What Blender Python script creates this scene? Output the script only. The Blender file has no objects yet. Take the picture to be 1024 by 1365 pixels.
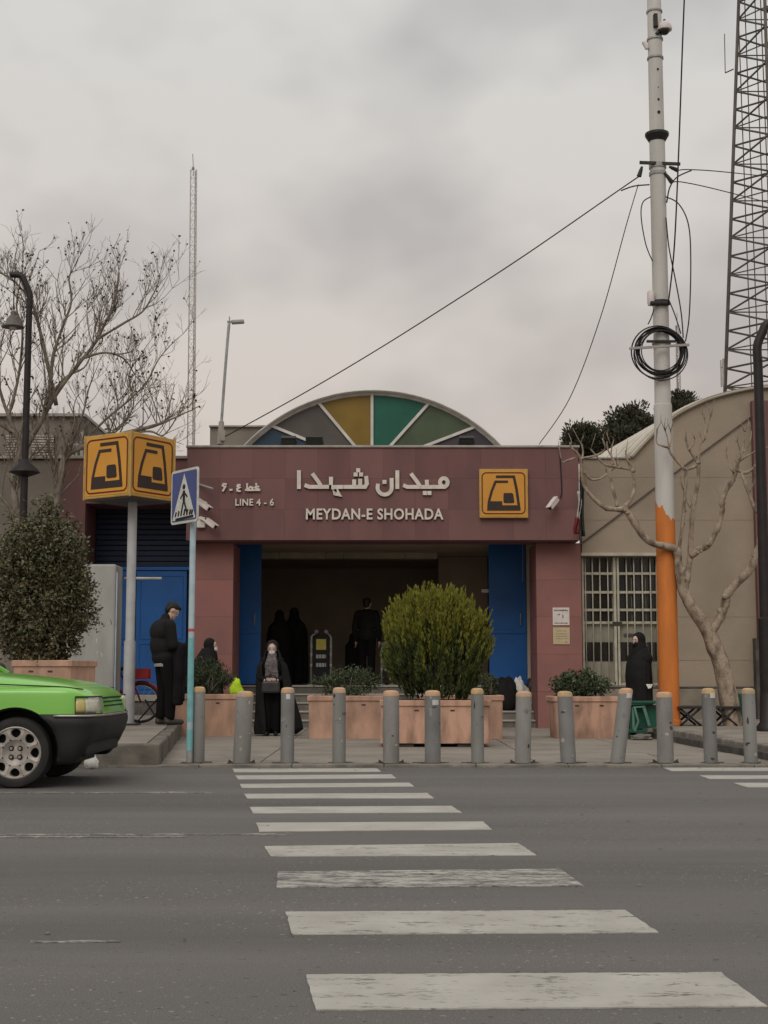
import bpy, bmesh, math, random
from mathutils import Vector, Matrix, noise as mnoise
from math import sin, cos, pi, radians as R, atan2, sqrt, tan

random.seed(7)
scene = bpy.context.scene
COL = scene.collection

# ------------------------------------------------------------------ camera
FPX, CX, CY, HC = 1900.0, 512.0, 682.5, 0.97        # focal length in photo pixels, image centre, eye height
TH = math.atan((900.0 - CY) / FPX)                   # camera pitched up: horizon lies at row 900
cam_d = bpy.data.cameras.new('camera')
cam_d.sensor_fit = 'HORIZONTAL'
cam_d.sensor_width = 36.0
cam_d.lens = FPX / 1024.0 * 36.0
cam_d.clip_start, cam_d.clip_end = 0.1, 3000
cam = bpy.data.objects.new('camera', cam_d)
cam.location = (0, 0, HC)
cam.rotation_euler = (pi / 2 + TH, 0, 0)
COL.objects.link(cam)
scene.camera = cam

# ------------------------------------------------------------------ overcast sky, soft sun, exposure
SUN_EL, SUN_AZ = R(42), R(196)
w = bpy.data.worlds.new('World')
scene.world = w
w.use_nodes = True
nt = w.node_tree
nt.nodes.clear()
N = nt.nodes.new
out = N('ShaderNodeOutputWorld')
bg = N('ShaderNodeBackground')
sky = N('ShaderNodeTexSky')
sky.sky_type = 'NISHITA'
sky.sun_disc = False
sky.sun_elevation = SUN_EL
sky.sun_rotation = SUN_AZ
sky.dust_density = 4
skm = N('ShaderNodeVectorMath'); skm.operation = 'SCALE'; skm.inputs['Scale'].default_value = 0.1
tc = N('ShaderNodeTexCoord')
sep = N('ShaderNodeSeparateXYZ')
ramp = N('ShaderNodeValToRGB')           # overcast sky: warm pale horizon, brighter overhead (CIE overcast)
e = ramp.color_ramp.elements
e[0].position = 0.0; e[0].color = (0.67, 0.56, 0.485, 1)
e[1].position = 1.0; e[1].color = (1.0, 0.97, 0.93, 1)
x = e.new(0.22); x.color = (0.665, 0.605, 0.555, 1)
x = e.new(0.42); x.color = (0.69, 0.675, 0.645, 1)
mp = N('ShaderNodeMapping'); mp.inputs['Scale'].default_value = (1.0, 1.0, 1.5)
mp.inputs['Location'].default_value = (0.22, 0.0, 0.3)
cl = N('ShaderNodeTexNoise'); cl.inputs['Scale'].default_value = 5.5; cl.inputs['Detail'].default_value = 3.5; cl.inputs['Roughness'].default_value = 0.48
cr = N('ShaderNodeValToRGB')
cr.color_ramp.elements[0].position = 0.36; cr.color_ramp.elements[0].color = (0.765, 0.765, 0.78, 1)
cr.color_ramp.elements[1].position = 0.56; cr.color_ramp.elements[1].color = (1.02, 1.015, 1.01, 1)
mul = N('ShaderNodeMix'); mul.data_type = 'RGBA'; mul.blend_type = 'MULTIPLY'; mul.inputs[0].default_value = 1.0
mix = N('ShaderNodeMix'); mix.data_type = 'RGBA'; mix.inputs[0].default_value = 0.94
L = nt.links.new
L(tc.outputs['Generated'], sep.inputs[0]); L(sep.outputs['Z'], ramp.inputs[0])
L(tc.outputs['Generated'], mp.inputs[0]); L(mp.outputs[0], cl.inputs['Vector']); L(cl.outputs['Fac'], cr.inputs[0])
L(ramp.outputs[0], mul.inputs[6]); L(cr.outputs[0], mul.inputs[7])
L(sky.outputs[0], skm.inputs[0]); L(skm.outputs[0], mix.inputs[6]); L(mul.outputs[2], mix.inputs[7])
L(mix.outputs[2], bg.inputs[0]); bg.inputs[1].default_value = 1.0
L(bg.outputs[0], out.inputs[0])

sun_d = bpy.data.lights.new('sun', 'SUN')
sun_d.energy = 1.15
sun_d.angle = R(40)
sun_d.color = (1.0, 0.95, 0.88)
sun = bpy.data.objects.new('sun', sun_d)
sun.rotation_euler = Vector((sin(SUN_AZ) * cos(SUN_EL), cos(SUN_AZ) * cos(SUN_EL), sin(SUN_EL))).to_track_quat('Z', 'Y').to_euler()
sun.location = (0, -10, 30)
COL.objects.link(sun)

vs = scene.view_settings
scene.display_settings.display_device = 'sRGB'
vs.view_transform = 'Standard'; vs.look = 'None'; vs.exposure = 0.0; vs.gamma = 1.0
vs.use_curve_mapping = False

# ------------------------------------------------------------------ photo measurements -> places in the world
def ray(px, py):
    a, b = px - CX, -(py - CY)
    return Vector((a, FPX * cos(TH) - b * sin(TH), FPX * sin(TH) + b * cos(TH)))
def P(px, py, Y):
    d = ray(px, py); t = Y / d.y
    return Vector((d.x * t, Y, HC + d.z * t))
def G(px, py, z=0.0):
    d = ray(px, py); t = (z - HC) / d.z
    return Vector((d.x * t, d.y * t, z))
def PX(px, py, Y): return P(px, py, Y).x
def PZ(py, Y): return P(CX, py, Y).z

# ------------------------------------------------------------------ materials
MATS = {}
def mat(name, col, col2=None, scale=6.0, rough=0.75, bump=0.0, bscale=40.0, metal=0.0, spec=0.3, stretch=None,
        lo=0.35, hi=0.65, detail=6, fine=0.0, fscale=120.0, coat=0.0, sheen=0.0):
    m = bpy.data.materials.new(name); m.use_nodes = True
    t = m.node_tree; b = t.nodes['Principled BSDF']
    n = t.nodes.new; l = t.links.new
    col2 = col2 or tuple(c * 0.8 for c in col)
    tcn = n('ShaderNodeTexCoord'); oi = n('ShaderNodeObjectInfo')
    va = n('ShaderNodeVectorMath'); va.operation = 'ADD'
    sc = n('ShaderNodeVectorMath'); sc.operation = 'SCALE'; sc.inputs['Scale'].default_value = 37.0
    cmb = n('ShaderNodeCombineXYZ')
    for i in range(3): l(oi.outputs['Random'], cmb.inputs[i])
    l(cmb.outputs[0], sc.inputs[0]); l(tcn.outputs['Object'], va.inputs[0]); l(sc.outputs[0], va.inputs[1])
    vec = va.outputs[0]
    if stretch:
        mpp = n('ShaderNodeMapping'); mpp.inputs['Scale'].default_value = stretch
        l(vec, mpp.inputs[0]); v1 = mpp.outputs[0]
    else: v1 = vec
    nz = n('ShaderNodeTexNoise'); nz.inputs['Scale'].default_value = scale; nz.inputs['Detail'].default_value = detail
    l(v1, nz.inputs['Vector'])
    rp = n('ShaderNodeValToRGB')
    rp.color_ramp.elements[0].position = lo; rp.color_ramp.elements[0].color = (*col2, 1)
    rp.color_ramp.elements[1].position = hi; rp.color_ramp.elements[1].color = (*col, 1)
    l(nz.outputs['Fac'], rp.inputs[0])
    cout = rp.outputs[0]
    if fine:
        nf = n('ShaderNodeTexNoise'); nf.inputs['Scale'].default_value = fscale; nf.inputs['Detail'].default_value = 3
        l(vec, nf.inputs['Vector'])
        mr = n('ShaderNodeMapRange'); mr.inputs[1].default_value = 0.3; mr.inputs[2].default_value = 0.7
        mr.inputs[3].default_value = 1 - fine; mr.inputs[4].default_value = 1 + fine
        l(nf.outputs['Fac'], mr.inputs[0])
        mm = n('ShaderNodeVectorMath'); mm.operation = 'SCALE'
        l(cout, mm.inputs[0]); l(mr.outputs[0], mm.inputs['Scale']); cout = mm.outputs[0]
    l(cout, b.inputs['Base Color'])
    b.inputs['Roughness'].default_value = rough
    b.inputs['Metallic'].default_value = metal
    b.inputs['Specular IOR Level'].default_value = spec
    if coat:
        b.inputs['Coat Weight'].default_value = coat; b.inputs['Coat Roughness'].default_value = 0.08
    if sheen: b.inputs['Sheen Weight'].default_value = sheen
    if bump:
        nb = n('ShaderNodeTexNoise'); nb.inputs['Scale'].default_value = bscale; nb.inputs['Detail'].default_value = 5
        l(vec, nb.inputs['Vector'])
        bp = n('ShaderNodeBump'); bp.inputs['Strength'].default_value = bump; bp.inputs['Distance'].default_value = 0.01
        l(nb.outputs['Fac'], bp.inputs['Height']); l(bp.outputs[0], b.inputs['Normal'])
    MATS[name] = m
    return m

M = {}
def dm(key, *a, **k): M[key] = mat(key, *a, **k)
dm('soil', (0.16, 0.145, 0.125), scale=2, bump=.3)
dm('plaza', (0.265, 0.235, 0.20), (0.19, 0.17, 0.146), scale=1.6, rough=.9, bump=.25, bscale=90, fine=.1, lo=.3, hi=.62)
dm('kerb', (0.25, 0.225, 0.19), (0.13, 0.118, 0.10), scale=5, rough=.9, bump=.5, bscale=30, fine=.12)
dm('kerb_stained', (0.20, 0.18, 0.15), (0.075, 0.068, 0.06), scale=3.5, rough=.9, bump=.6, bscale=30, fine=.15, lo=.3, hi=.7)
dm('kerb_dark', (0.10, 0.09, 0.08), (0.05, 0.046, 0.042), scale=5, rough=.9, bump=.4)
dm('gran1', (0.182, 0.085, 0.08), (0.124, 0.063, 0.061), scale=1.5, rough=.62, fine=.12, fscale=160, lo=.3, hi=.7, stretch=(1, 1, .4))
dm('gran2', (0.176, 0.080, 0.077), (0.120, 0.060, 0.058), scale=1.6, rough=.62, fine=.12, fscale=160, lo=.3, hi=.7, stretch=(1, 1, .4))
dm('gran3', (0.192, 0.092, 0.085), (0.146, 0.075, 0.07), scale=1.4, rough=.62, fine=.12, fscale=160, lo=.3, hi=.7, stretch=(1, 1, .4))
dm('pill1', (0.272, 0.122, 0.108), (0.215, 0.102, 0.092), scale=1.4, rough=.65, fine=.1, fscale=160)
dm('pill2', (0.262, 0.115, 0.103), (0.205, 0.096, 0.088), scale=1.4, rough=.65, fine=.1, fscale=160)
dm('joint', (0.115, 0.06, 0.056), rough=.95)
dm('coping', (0.36, 0.33, 0.30), (0.24, 0.22, 0.20), scale=4, rough=.5)
dm('blue', (0.006, 0.105, 0.36), (0.005, 0.082, 0.29), scale=1.5, rough=.45, spec=.4, fine=.05, fscale=30)
dm('navy', (0.008, 0.018, 0.05), (0.005, 0.011, 0.03), scale=2, rough=.5)
dm('inner', (0.50, 0.41, 0.32), (0.42, 0.34, 0.27), scale=1, rough=.8)
dm('innerfloor', (0.38, 0.34, 0.29), rough=.5)
dm('step', (0.17, 0.155, 0.135), (0.10, 0.092, 0.082), scale=3, rough=.8, bump=.2)
dm('lightbox', (0.55, 0.52, 0.40), (0.42, 0.40, 0.31), scale=3, rough=.5)
dm('white_arch', (0.62, 0.59, 0.55), (0.48, 0.46, 0.43), scale=4, rough=.5)
dm('p_blue', (0.024, 0.05, 0.085), scale=2, rough=.4, spec=.3)
dm('p_grey', (0.095, 0.082, 0.075), scale=2, rough=.4, spec=.3)
dm('p_ochre', (0.21, 0.13, 0.018), scale=2, rough=.4, spec=.3)
dm('p_green', (0.01, 0.105, 0.07), scale=2, rough=.4, spec=.3)
dm('p_olive', (0.068, 0.096, 0.055), scale=2, rough=.4, spec=.3)
dm('p_purple', (0.055, 0.046, 0.058), scale=2, rough=.4, spec=.3)
dm('letter', (0.66, 0.60, 0.53), (0.55, 0.50, 0.44), scale=9, rough=.55)
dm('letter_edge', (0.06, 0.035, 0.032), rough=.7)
dm('yellow', (0.62, 0.29, 0.035), (0.54, 0.245, 0.03), scale=1.2, rough=.45, spec=.4)
dm('yellow_rim', (0.50, 0.31, 0.085), (0.38, 0.25, 0.08), scale=6, rough=.6)
dm('logo_dark', (0.035, 0.022, 0.018), (0.028, 0.018, 0.016), rough=.5)
dm('logo_red', (0.10, 0.012, 0.008), rough=.5)
dm('beige', (0.352, 0.288, 0.22), (0.262, 0.215, 0.165), scale=.9, rough=.92, bump=.35, bscale=25, fine=.06, lo=.28, hi=.68)
dm('beige_joint', (0.31, 0.24, 0.18), (0.26, 0.20, 0.15), scale=3, rough=.9)
dm('beige_plinth', (0.27, 0.235, 0.19), (0.17, 0.147, 0.118), scale=2, rough=.9, bump=.4, bscale=20)
dm('concrete', (0.21, 0.185, 0.155), (0.15, 0.133, 0.11), scale=1.2, rough=.92, bump=.2)
dm('concrete_pale', (0.40, 0.37, 0.32), (0.3, 0.28, 0.24), scale=2, rough=.9)
dm('ribroof', (0.52, 0.47, 0.385), (0.40, 0.36, 0.29), scale=3, rough=.5)
dm('gate', (0.50, 0.47, 0.37), (0.38, 0.355, 0.28), scale=6, rough=.6)
dm('gate_panel', (0.33, 0.31, 0.25), (0.25, 0.235, 0.19), scale=3, rough=.7)
dm('glass_dark', (0.018, 0.020, 0.018), (0.012, 0.013, 0.012), scale=3, rough=.15, spec=.5)
dm('planter', (0.54, 0.335, 0.24), (0.30, 0.19, 0.142), scale=3.2, stretch=(1.6, 1.6, .7), rough=.9, bump=.3, bscale=50, fine=.06, lo=.28, hi=.62)
dm('planter_dirty', (0.52, 0.315, 0.225), (0.17, 0.108, 0.085), scale=2.4, rough=.9, bump=.3, bscale=50, stretch=(2, 2, .7), lo=.3, hi=.6)
dm('dirt', (0.05, 0.038, 0.028), (0.03, 0.022, 0.016), rough=.95, bump=.6)
dm('bollard', (0.235, 0.232, 0.222), (0.175, 0.17, 0.16), scale=3.2, rough=.55, fine=.05, stretch=(1, 1, .5), lo=.3, hi=.65)
dm('bollard_b', (0.26, 0.255, 0.24), (0.16, 0.152, 0.14), scale=5, rough=.6, fine=.08, stretch=(1, 1, .3), lo=.28, hi=.6)
dm('bollard_c', (0.215, 0.215, 0.21), (0.15, 0.15, 0.145), scale=4, rough=.5, fine=.06, stretch=(1, 1, .6))
dm('bollard_cap', (0.58, 0.33, 0.17), (0.40, 0.30, 0.22), scale=14, rough=.65)
dm('bollard_cap2', (0.56, 0.36, 0.13), (0.36, 0.28, 0.20), scale=14, rough=.65)
dm('rustplate', (0.075, 0.062, 0.052), (0.04, 0.033, 0.028), scale=12, rough=.8)
dm('sticker', (0.62, 0.61, 0.58), rough=.6)
dm('white_pole', (0.56, 0.54, 0.51), (0.43, 0.415, 0.39), scale=2.0, rough=.6, fine=.05, stretch=(2, 2, .35), lo=.3, hi=.65)
dm('orange', (0.60, 0.185, 0.035), (0.47, 0.15, 0.035), scale=3, rough=.6, fine=.06, stretch=(2, 2, .5))
dm('galv', (0.34, 0.34, 0.335), (0.25, 0.25, 0.245), scale=6, rough=.5, metal=.2)
dm('metropole', (0.40, 0.40, 0.405), (0.32, 0.32, 0.32), scale=5, rough=.5)
dm('darkmetal', (0.028, 0.026, 0.025), (0.018, 0.017, 0.016), scale=9, rough=.55)
dm('lampmetal', (0.022, 0.017, 0.017), (0.014, 0.011, 0.011), scale=9, rough=.5)
dm('shade_grey', (0.12, 0.11, 0.10), rough=.5)
dm('towermetal', (0.11, 0.095, 0.082), (0.075, 0.065, 0.056), scale=2, rough=.7)
dm('mastmetal', (0.36, 0.33, 0.30), rough=.7)
dm('cable', (0.02, 0.019, 0.018), rough=.7)
dm('turq', (0.20, 0.46, 0.47), (0.14, 0.34, 0.36), scale=8, rough=.55, fine=.08)
dm('paleblue', (0.42, 0.53, 0.58), (0.34, 0.43, 0.48), scale=8, rough=.55)
dm('redpaint', (0.55, 0.10, 0.08), rough=.6)
dm('signblue', (0.018, 0.04, 0.20), (0.014, 0.032, 0.16), scale=5, rough=.35, spec=.5)
dm('signwhite', (0.56, 0.55, 0.52), (0.46, 0.45, 0.42), scale=14, rough=.5)
dm('black', (0.014, 0.013, 0.013), rough=.7)
dm('cctv', (0.66, 0.60, 0.57), rough=.45)
dm('bark_pale', (0.235, 0.198, 0.16), (0.12, 0.10, 0.08), scale=9, rough=.9, bump=.6, bscale=30, stretch=(1, 1, .55))
dm('bark_pruned', (0.335, 0.265, 0.20), (0.125, 0.096, 0.071), scale=9, rough=.9, bump=1.0, bscale=22, stretch=(1, 1, .6), fine=.2, fscale=50, lo=.32, hi=.58)
dm('twig', (0.25, 0.205, 0.165), (0.16, 0.128, 0.10), scale=12, rough=.9)
dm('seed', (0.055, 0.04, 0.03), (0.035, 0.026, 0.02), scale=20, rough=.95)
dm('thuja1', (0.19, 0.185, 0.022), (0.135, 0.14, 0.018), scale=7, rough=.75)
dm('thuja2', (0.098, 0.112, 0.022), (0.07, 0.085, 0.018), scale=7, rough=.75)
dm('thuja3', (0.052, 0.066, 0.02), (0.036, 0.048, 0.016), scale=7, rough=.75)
dm('leaf1', (0.145, 0.135, 0.062), (0.10, 0.098, 0.046), scale=7, rough=.45, spec=.5)
dm('leaf2', (0.062, 0.072, 0.03), (0.044, 0.053, 0.024), scale=7, rough=.45, spec=.5)
dm('leaf3', (0.15, 0.135, 0.07), (0.10, 0.09, 0.05), scale=7, rough=.5, spec=.4)
dm('leaf4', (0.12, 0.085, 0.05), (0.08, 0.06, 0.036), scale=7, rough=.6)
dm('oleander1', (0.075, 0.10, 0.045), (0.05, 0.07, 0.032), scale=7, rough=.5)
dm('oleander2', (0.040, 0.060, 0.026), (0.028, 0.042, 0.02), scale=7, rough=.5)
dm('oleander3', (0.13, 0.15, 0.09), (0.09, 0.11, 0.06), scale=7, rough=.5)
dm('pine1', (0.052, 0.056, 0.032), (0.036, 0.04, 0.023), scale=3, rough=.8)
dm('pine2', (0.085, 0.08, 0.05), (0.06, 0.058, 0.036), scale=3, rough=.8)
dm('skin', (0.56, 0.39, 0.31), (0.50, 0.34, 0.26), scale=9, rough=.55)
dm('hair', (0.014, 0.012, 0.011), rough=.6)
dm('blackcloth', (0.013, 0.012, 0.0125), (0.008, 0.0075, 0.008), scale=6, rough=.8, spec=.22)
dm('blackcloth2', (0.014, 0.013, 0.014), (0.009, 0.0085, 0.009), scale=6, rough=.95, spec=.12)
dm('trousers', (0.009, 0.0085, 0.009), rough=.95, spec=.12)
dm('scarf', (0.17, 0.15, 0.15), (0.06, 0.055, 0.058), scale=26, rough=.9, bump=.5)
dm('bagleather', (0.045, 0.043, 0.044), (0.03, 0.029, 0.03), scale=9, rough=.45)
dm('mask', (0.62, 0.60, 0.60), rough=.8)
dm('shirt', (0.30, 0.29, 0.27), rough=.9)
dm('shoe', (0.05, 0.044, 0.038), rough=.5)
dm('hivis', (0.55, 0.80, 0.02), (0.45, 0.68, 0.02), scale=9, rough=.6)
dm('hivis_yellow', (0.55, 0.46, 0.10), rough=.6)
dm('reflect', (0.42, 0.41, 0.39), rough=.4)
dm('whitebag', (0.70, 0.69, 0.66), (0.58, 0.57, 0.55), scale=9, rough=.5, bump=.8, bscale=30)
dm('greenplastic', (0.012, 0.085, 0.055), (0.009, 0.06, 0.04), scale=6, rough=.45)
dm('greenpale', (0.10, 0.22, 0.17), (0.07, 0.16, 0.125), scale=6, rough=.45)
dm('cabinet', (0.36, 0.36, 0.34), (0.28, 0.28, 0.265), scale=2.2, rough=.6, stretch=(2, 2, .5), fine=.04)
dm('cabinet_edge', (0.42, 0.50, 0.56), rough=.5)
dm('carpaint', (0.19, 0.50, 0.072), (0.175, 0.46, 0.066), scale=1.2, rough=.3, spec=.5, coat=.6)
dm('carblack', (0.026, 0.025, 0.025), (0.019, 0.018, 0.018), scale=4, rough=.6)
dm('carrim', (0.42, 0.385, 0.35), (0.27, 0.245, 0.22), scale=9, rough=.45, metal=.25)
dm('tyre', (0.022, 0.021, 0.021), (0.03, 0.028, 0.026), scale=9, rough=.85)
dm('lampamber', (0.50, 0.42, 0.16), (0.42, 0.35, 0.13), scale=9, rough=.15, spec=.6)
dm('lampclear', (0.50, 0.49, 0.40), (0.4, 0.39, 0.32), scale=30, rough=.12, spec=.6)
dm('chrome', (0.42, 0.40, 0.38), rough=.35, metal=.6)
dm('carglass', (0.02, 0.024, 0.024), rough=.05, spec=.6)
dm('redmetal', (0.30, 0.02, 0.025), (0.22, 0.018, 0.02), scale=6, rough=.4)
dm('paper', (0.66, 0.60, 0.56), (0.58, 0.53, 0.49), scale=14, rough=.7)
dm('paper_y', (0.52, 0.42, 0.26), (0.46, 0.37, 0.23), scale=14, rough=.7)
dm('ink', (0.10, 0.085, 0.085), rough=.8)
dm('flag_white', (0.58, 0.55, 0.52), rough=.9)
dm('flag_red', (0.19, 0.03, 0.03), rough=.9)
dm('flag_green', (0.025, 0.03, 0.025), rough=.9)
dm('louvre', (0.40, 0.355, 0.31), (0.30, 0.265, 0.235), scale=3, rough=.7)

# asphalt: worn grey bitumen with pale chips, dark spots and long faint traffic stains
def asphalt_nodes(m, painted):
    t = m.node_tree; b = t.nodes['Principled BSDF']; n = t.nodes.new; l = t.links.new
    g = n('ShaderNodeNewGeometry'); pos = g.outputs['Position']
    def nz(scale, detail=4, st=None, rough=.55):
        k = n('ShaderNodeTexNoise'); k.inputs['Scale'].default_value = scale; k.inputs['Detail'].default_value = detail
        k.inputs['Roughness'].default_value = rough
        if st:
            mm = n('ShaderNodeMapping'); mm.inputs['Scale'].default_value = st
            l(pos, mm.inputs[0]); l(mm.outputs[0], k.inputs['Vector'])
        else: l(pos, k.inputs['Vector'])
        return k.outputs['Fac']
    def rp(fac, p0, c0, p1, c1):
        r = n('ShaderNodeValToRGB'); r.color_ramp.elements[0].position = p0; r.color_ramp.elements[1].position = p1
        r.color_ramp.elements[0].color = (*c0, 1); r.color_ramp.elements[1].color = (*c1, 1)
        l(fac, r.inputs[0]); return r.outputs[0]
    def mx(fac, a, c):
        k = n('ShaderNodeMix'); k.data_type = 'RGBA'
        l(fac, k.inputs[0])
        for i, s in ((6, a), (7, c)):
            if isinstance(s, tuple): k.inputs[i].default_value = (*s, 1)
            else: l(s, k.inputs[i])
        return k.outputs[2]
    base = rp(nz(.7, 6, (.16, 1.1, 1), .6), .32, (.098, .094, .089), .68, (.148, .139, .129))
    fine = rp(nz(170, 2), .3, (.55, .55, .55), .72, (1.4, 1.4, 1.4))
    k = n('ShaderNodeMix'); k.data_type = 'RGBA'; k.blend_type = 'MULTIPLY'; k.inputs[0].default_value = .75
    l(base, k.inputs[6]); l(fine, k.inputs[7]); c = k.outputs[2]
    # patches where the binder has worn and chips show
    worn = rp(nz(.6, 3), .42, (.12, .12, .12), .58, (1, 1, 1))
    chips = rp(nz(38, 2), .655, (0, 0, 0), .69, (1, 1, 1))
    k = n('ShaderNodeMath'); k.operation = 'MULTIPLY'; l(worn, k.inputs[0]); l(chips, k.inputs[1])
    c = mx(k.outputs[0], c, (.30, .28, .25))
    pits = rp(nz(24, 3, (1, 1.6, 1)), .30, (1, 1, 1), .335, (0, 0, 0))
    c = mx(pits, c, (.05, .046, .042))
    if painted:
        wear = nz(7, 9, (.7, 2.0, 1), .72)
        scr = nz(50, 5, (.6, 1.3, 1), .65)
        add = n('ShaderNodeMath'); add.operation = 'MULTIPLY_ADD'; add.inputs[1].default_value = .55
        l(scr, add.inputs[0]); l(wear, add.inputs[2])
        g0, g1 = painted
        keep = rp(add.outputs[0], g0, (0, 0, 0), g1, (1, 1, 1))
        pc = rp(nz(3, 5), .3, (.33, .315, .285), .7, (.43, .415, .375))
        c = mx(keep, c, pc)
    l(c, b.inputs['Base Color'])
    b.inputs['Roughness'].default_value = .88; b.inputs['Specular IOR Level'].default_value = .25
    bp = n('ShaderNodeBump'); bp.inputs['Strength'].default_value = .35; bp.inputs['Distance'].default_value = .006
    l(nz(120, 4), bp.inputs['Height']); l(bp.outputs[0], b.inputs['Normal'])
def asphalt(key, painted=None):
    m = bpy.data.materials.new(key); m.use_nodes = True; asphalt_nodes(m, painted); M[key] = m
asphalt('asphalt'); asphalt('paint', (.60, .72)); asphalt('paint_worn', (.68, .86)); asphalt('paint_faint', (.76, .92)); asphalt('paint_good', (.54, .64))

# ------------------------------------------------------------------ mesh helpers
class MB:
    def __init__(s): s.v = []; s.f = []; s.m = []
    def add(s, vs_, fs_, mi=0):
        o = len(s.v); s.v += [tuple(p) for p in vs_]
        s.f += [tuple(i + o for i in f) for f in fs_]; s.m += [mi] * len(fs_)
        return s
    def box(s, x0, x1, y0, y1, z0, z1, mi=0):
        v = [(x0,y0,z0),(x1,y0,z0),(x1,y1,z0),(x0,y1,z0),(x0,y0,z1),(x1,y0,z1),(x1,y1,z1),(x0,y1,z1)]
        return s.add(v, [(3,2,1,0),(4,5,6,7),(0,1,5,4),(1,2,6,5),(2,3,7,6),(3,0,4,7)], mi)
    def obox(s, c, ax, ay, az, hx, hy, hz, mi=0):
        c, ax, ay, az = Vector(c), Vector(ax), Vector(ay), Vector(az)
        v = [c + ax*hx*a + ay*hy*b + az*hz*d for d in (-1, 1) for a, b in ((-1,-1),(1,-1),(1,1),(-1,1))]
        return s.add(v, [(3,2,1,0),(4,5,6,7),(0,1,5,4),(1,2,6,5),(2,3,7,6),(3,0,4,7)], mi)
    def bar(s, p, q, wd, dp=None, mi=0):
        p, q = Vector(p), Vector(q); d = (q - p); ln = d.length; d.normalize()
        a = d.cross(Vector((0, 1, 0)))
        if a.length < 1e-3: a = Vector((1, 0, 0))
        a.normalize(); b = a.cross(d)
        return s.obox((p + q) / 2, a, b, d, wd / 2, (dp or wd) / 2, ln / 2, mi)
    def tube(s, pts, rad, n=8, mi=0, cap=True):
        pts = [Vector(p) for p in pts]
        if not isinstance(rad, (list, tuple)): rad = [rad] * len(pts)
        t0 = (pts[1] - pts[0]).normalized()
        u = t0.orthogonal().normalized(); o = len(s.v); k = len(pts)
        for i, p in enumerate(pts):
            t = (pts[min(i+1, k-1)] - pts[max(i-1, 0)])
            if t.length < 1e-9: t = t0
            t.normalize(); u = (u - t * u.dot(t))
            if u.length < 1e-6: u = t.orthogonal()
            u.normalize(); vv = t.cross(u)
            for j in range(n):
                a = 2 * pi * j / n
                s.v.append(tuple(p + (u * cos(a) + vv * sin(a)) * rad[i]))
        for i in range(k - 1):
            for j in range(n):
                a, b = o + i*n + j, o + i*n + (j+1) % n
                s.f.append((a, b, b + n, a + n)); s.m.append(mi)
        if cap:
            s.f.append(tuple(o + j for j in range(n))[::-1]); s.f.append(tuple(o + (k-1)*n + j for j in range(n))); s.m += [mi, mi]
        return s
    def cyl(s, p, q, r0, r1=None, n=16, mi=0):
        return s.tube([p, q], [r0, r0 if r1 is None else r1], n, mi)
    def lathe(s, prof, c=(0,0,0), n=24, mi=0, axis='z', sx=1, sy=1, cap=True):
        o = len(s.v); c = Vector(c)
        for r, h in prof:
            for j in range(n):
                a = 2*pi*j/n; x_, y_ = r*cos(a)*sx, r*sin(a)*sy
                if axis == 'z': q = Vector((x_, y_, h))
                elif axis == 'y': q = Vector((x_, h, y_))
                else: q = Vector((h, x_, y_))
                s.v.append(tuple(c + q))
        k = len(prof)
        for i in range(k-1):
            for j in range(n):
                a, b = o+i*n+j, o+i*n+(j+1) % n
                s.f.append((a, b, b+n, a+n)); s.m.append(mi)
        if cap: s.f.append(tuple(o+j for j in range(n))[::-1]); s.f.append(tuple(o+(k-1)*n+j for j in range(n))); s.m += [mi, mi]
        return s
    def ell(s, c, r, n=16, k=10, mi=0, rot=None):
        c = Vector(c); o = len(s.v)
        for i in range(k+1):
            a = pi*i/k
            for j in range(n):
                b = 2*pi*j/n
                q = Vector((r[0]*sin(a)*cos(b), r[1]*sin(a)*sin(b), -r[2]*cos(a)))
                if rot: q = rot @ q
                s.v.append(tuple(c + q))
        for i in range(k):
            for j in range(n):
                a, b = o+i*n+j, o+i*n+(j+1) % n
                s.f.append((a, b, b+n, a+n)); s.m.append(mi)
        return s
    def prism(s, poly, fn, d0, d1, mi=0, mi_side=None):
        # poly: 2-D outline; fn(a, b, d) -> 3-D point
        k = len(poly); v = [fn(a, b, d0) for a, b in poly] + [fn(a, b, d1) for a, b in poly]
        o = len(s.v); s.v += [tuple(p) for p in v]
        s.f.append(tuple(o+i for i in range(k))); s.f.append(tuple(o+k+i for i in range(k))[::-1]); s.m += [mi, mi]
        for i in range(k):
            j = (i+1) % k
            s.f.append((o+j, o+i, o+k+i, o+k+j)); s.m.append(mi if mi_side is None else mi_side)
        return s
    def mesh(s, name, mats, off=(0,0,0), smooth=False):
        me = bpy.data.meshes.new(name)
        ox, oy, oz = off
        me.from_pydata([(a-ox, b-oy, c-oz) for a, b, c in s.v], [], s.f)
        for m_ in (mats if isinstance(mats, (list, tuple)) else [mats]): me.materials.append(m_)
        if any(s.m): me.polygons.foreach_set('material_index', s.m)
        bm = bmesh.new(); bm.from_mesh(me); bmesh.ops.recalc_face_normals(bm, faces=bm.faces); bm.to_mesh(me); bm.free()
        if smooth: me.polygons.foreach_set('use_smooth', [True]*len(me.polygons))
        me.update()
        return me

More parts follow.
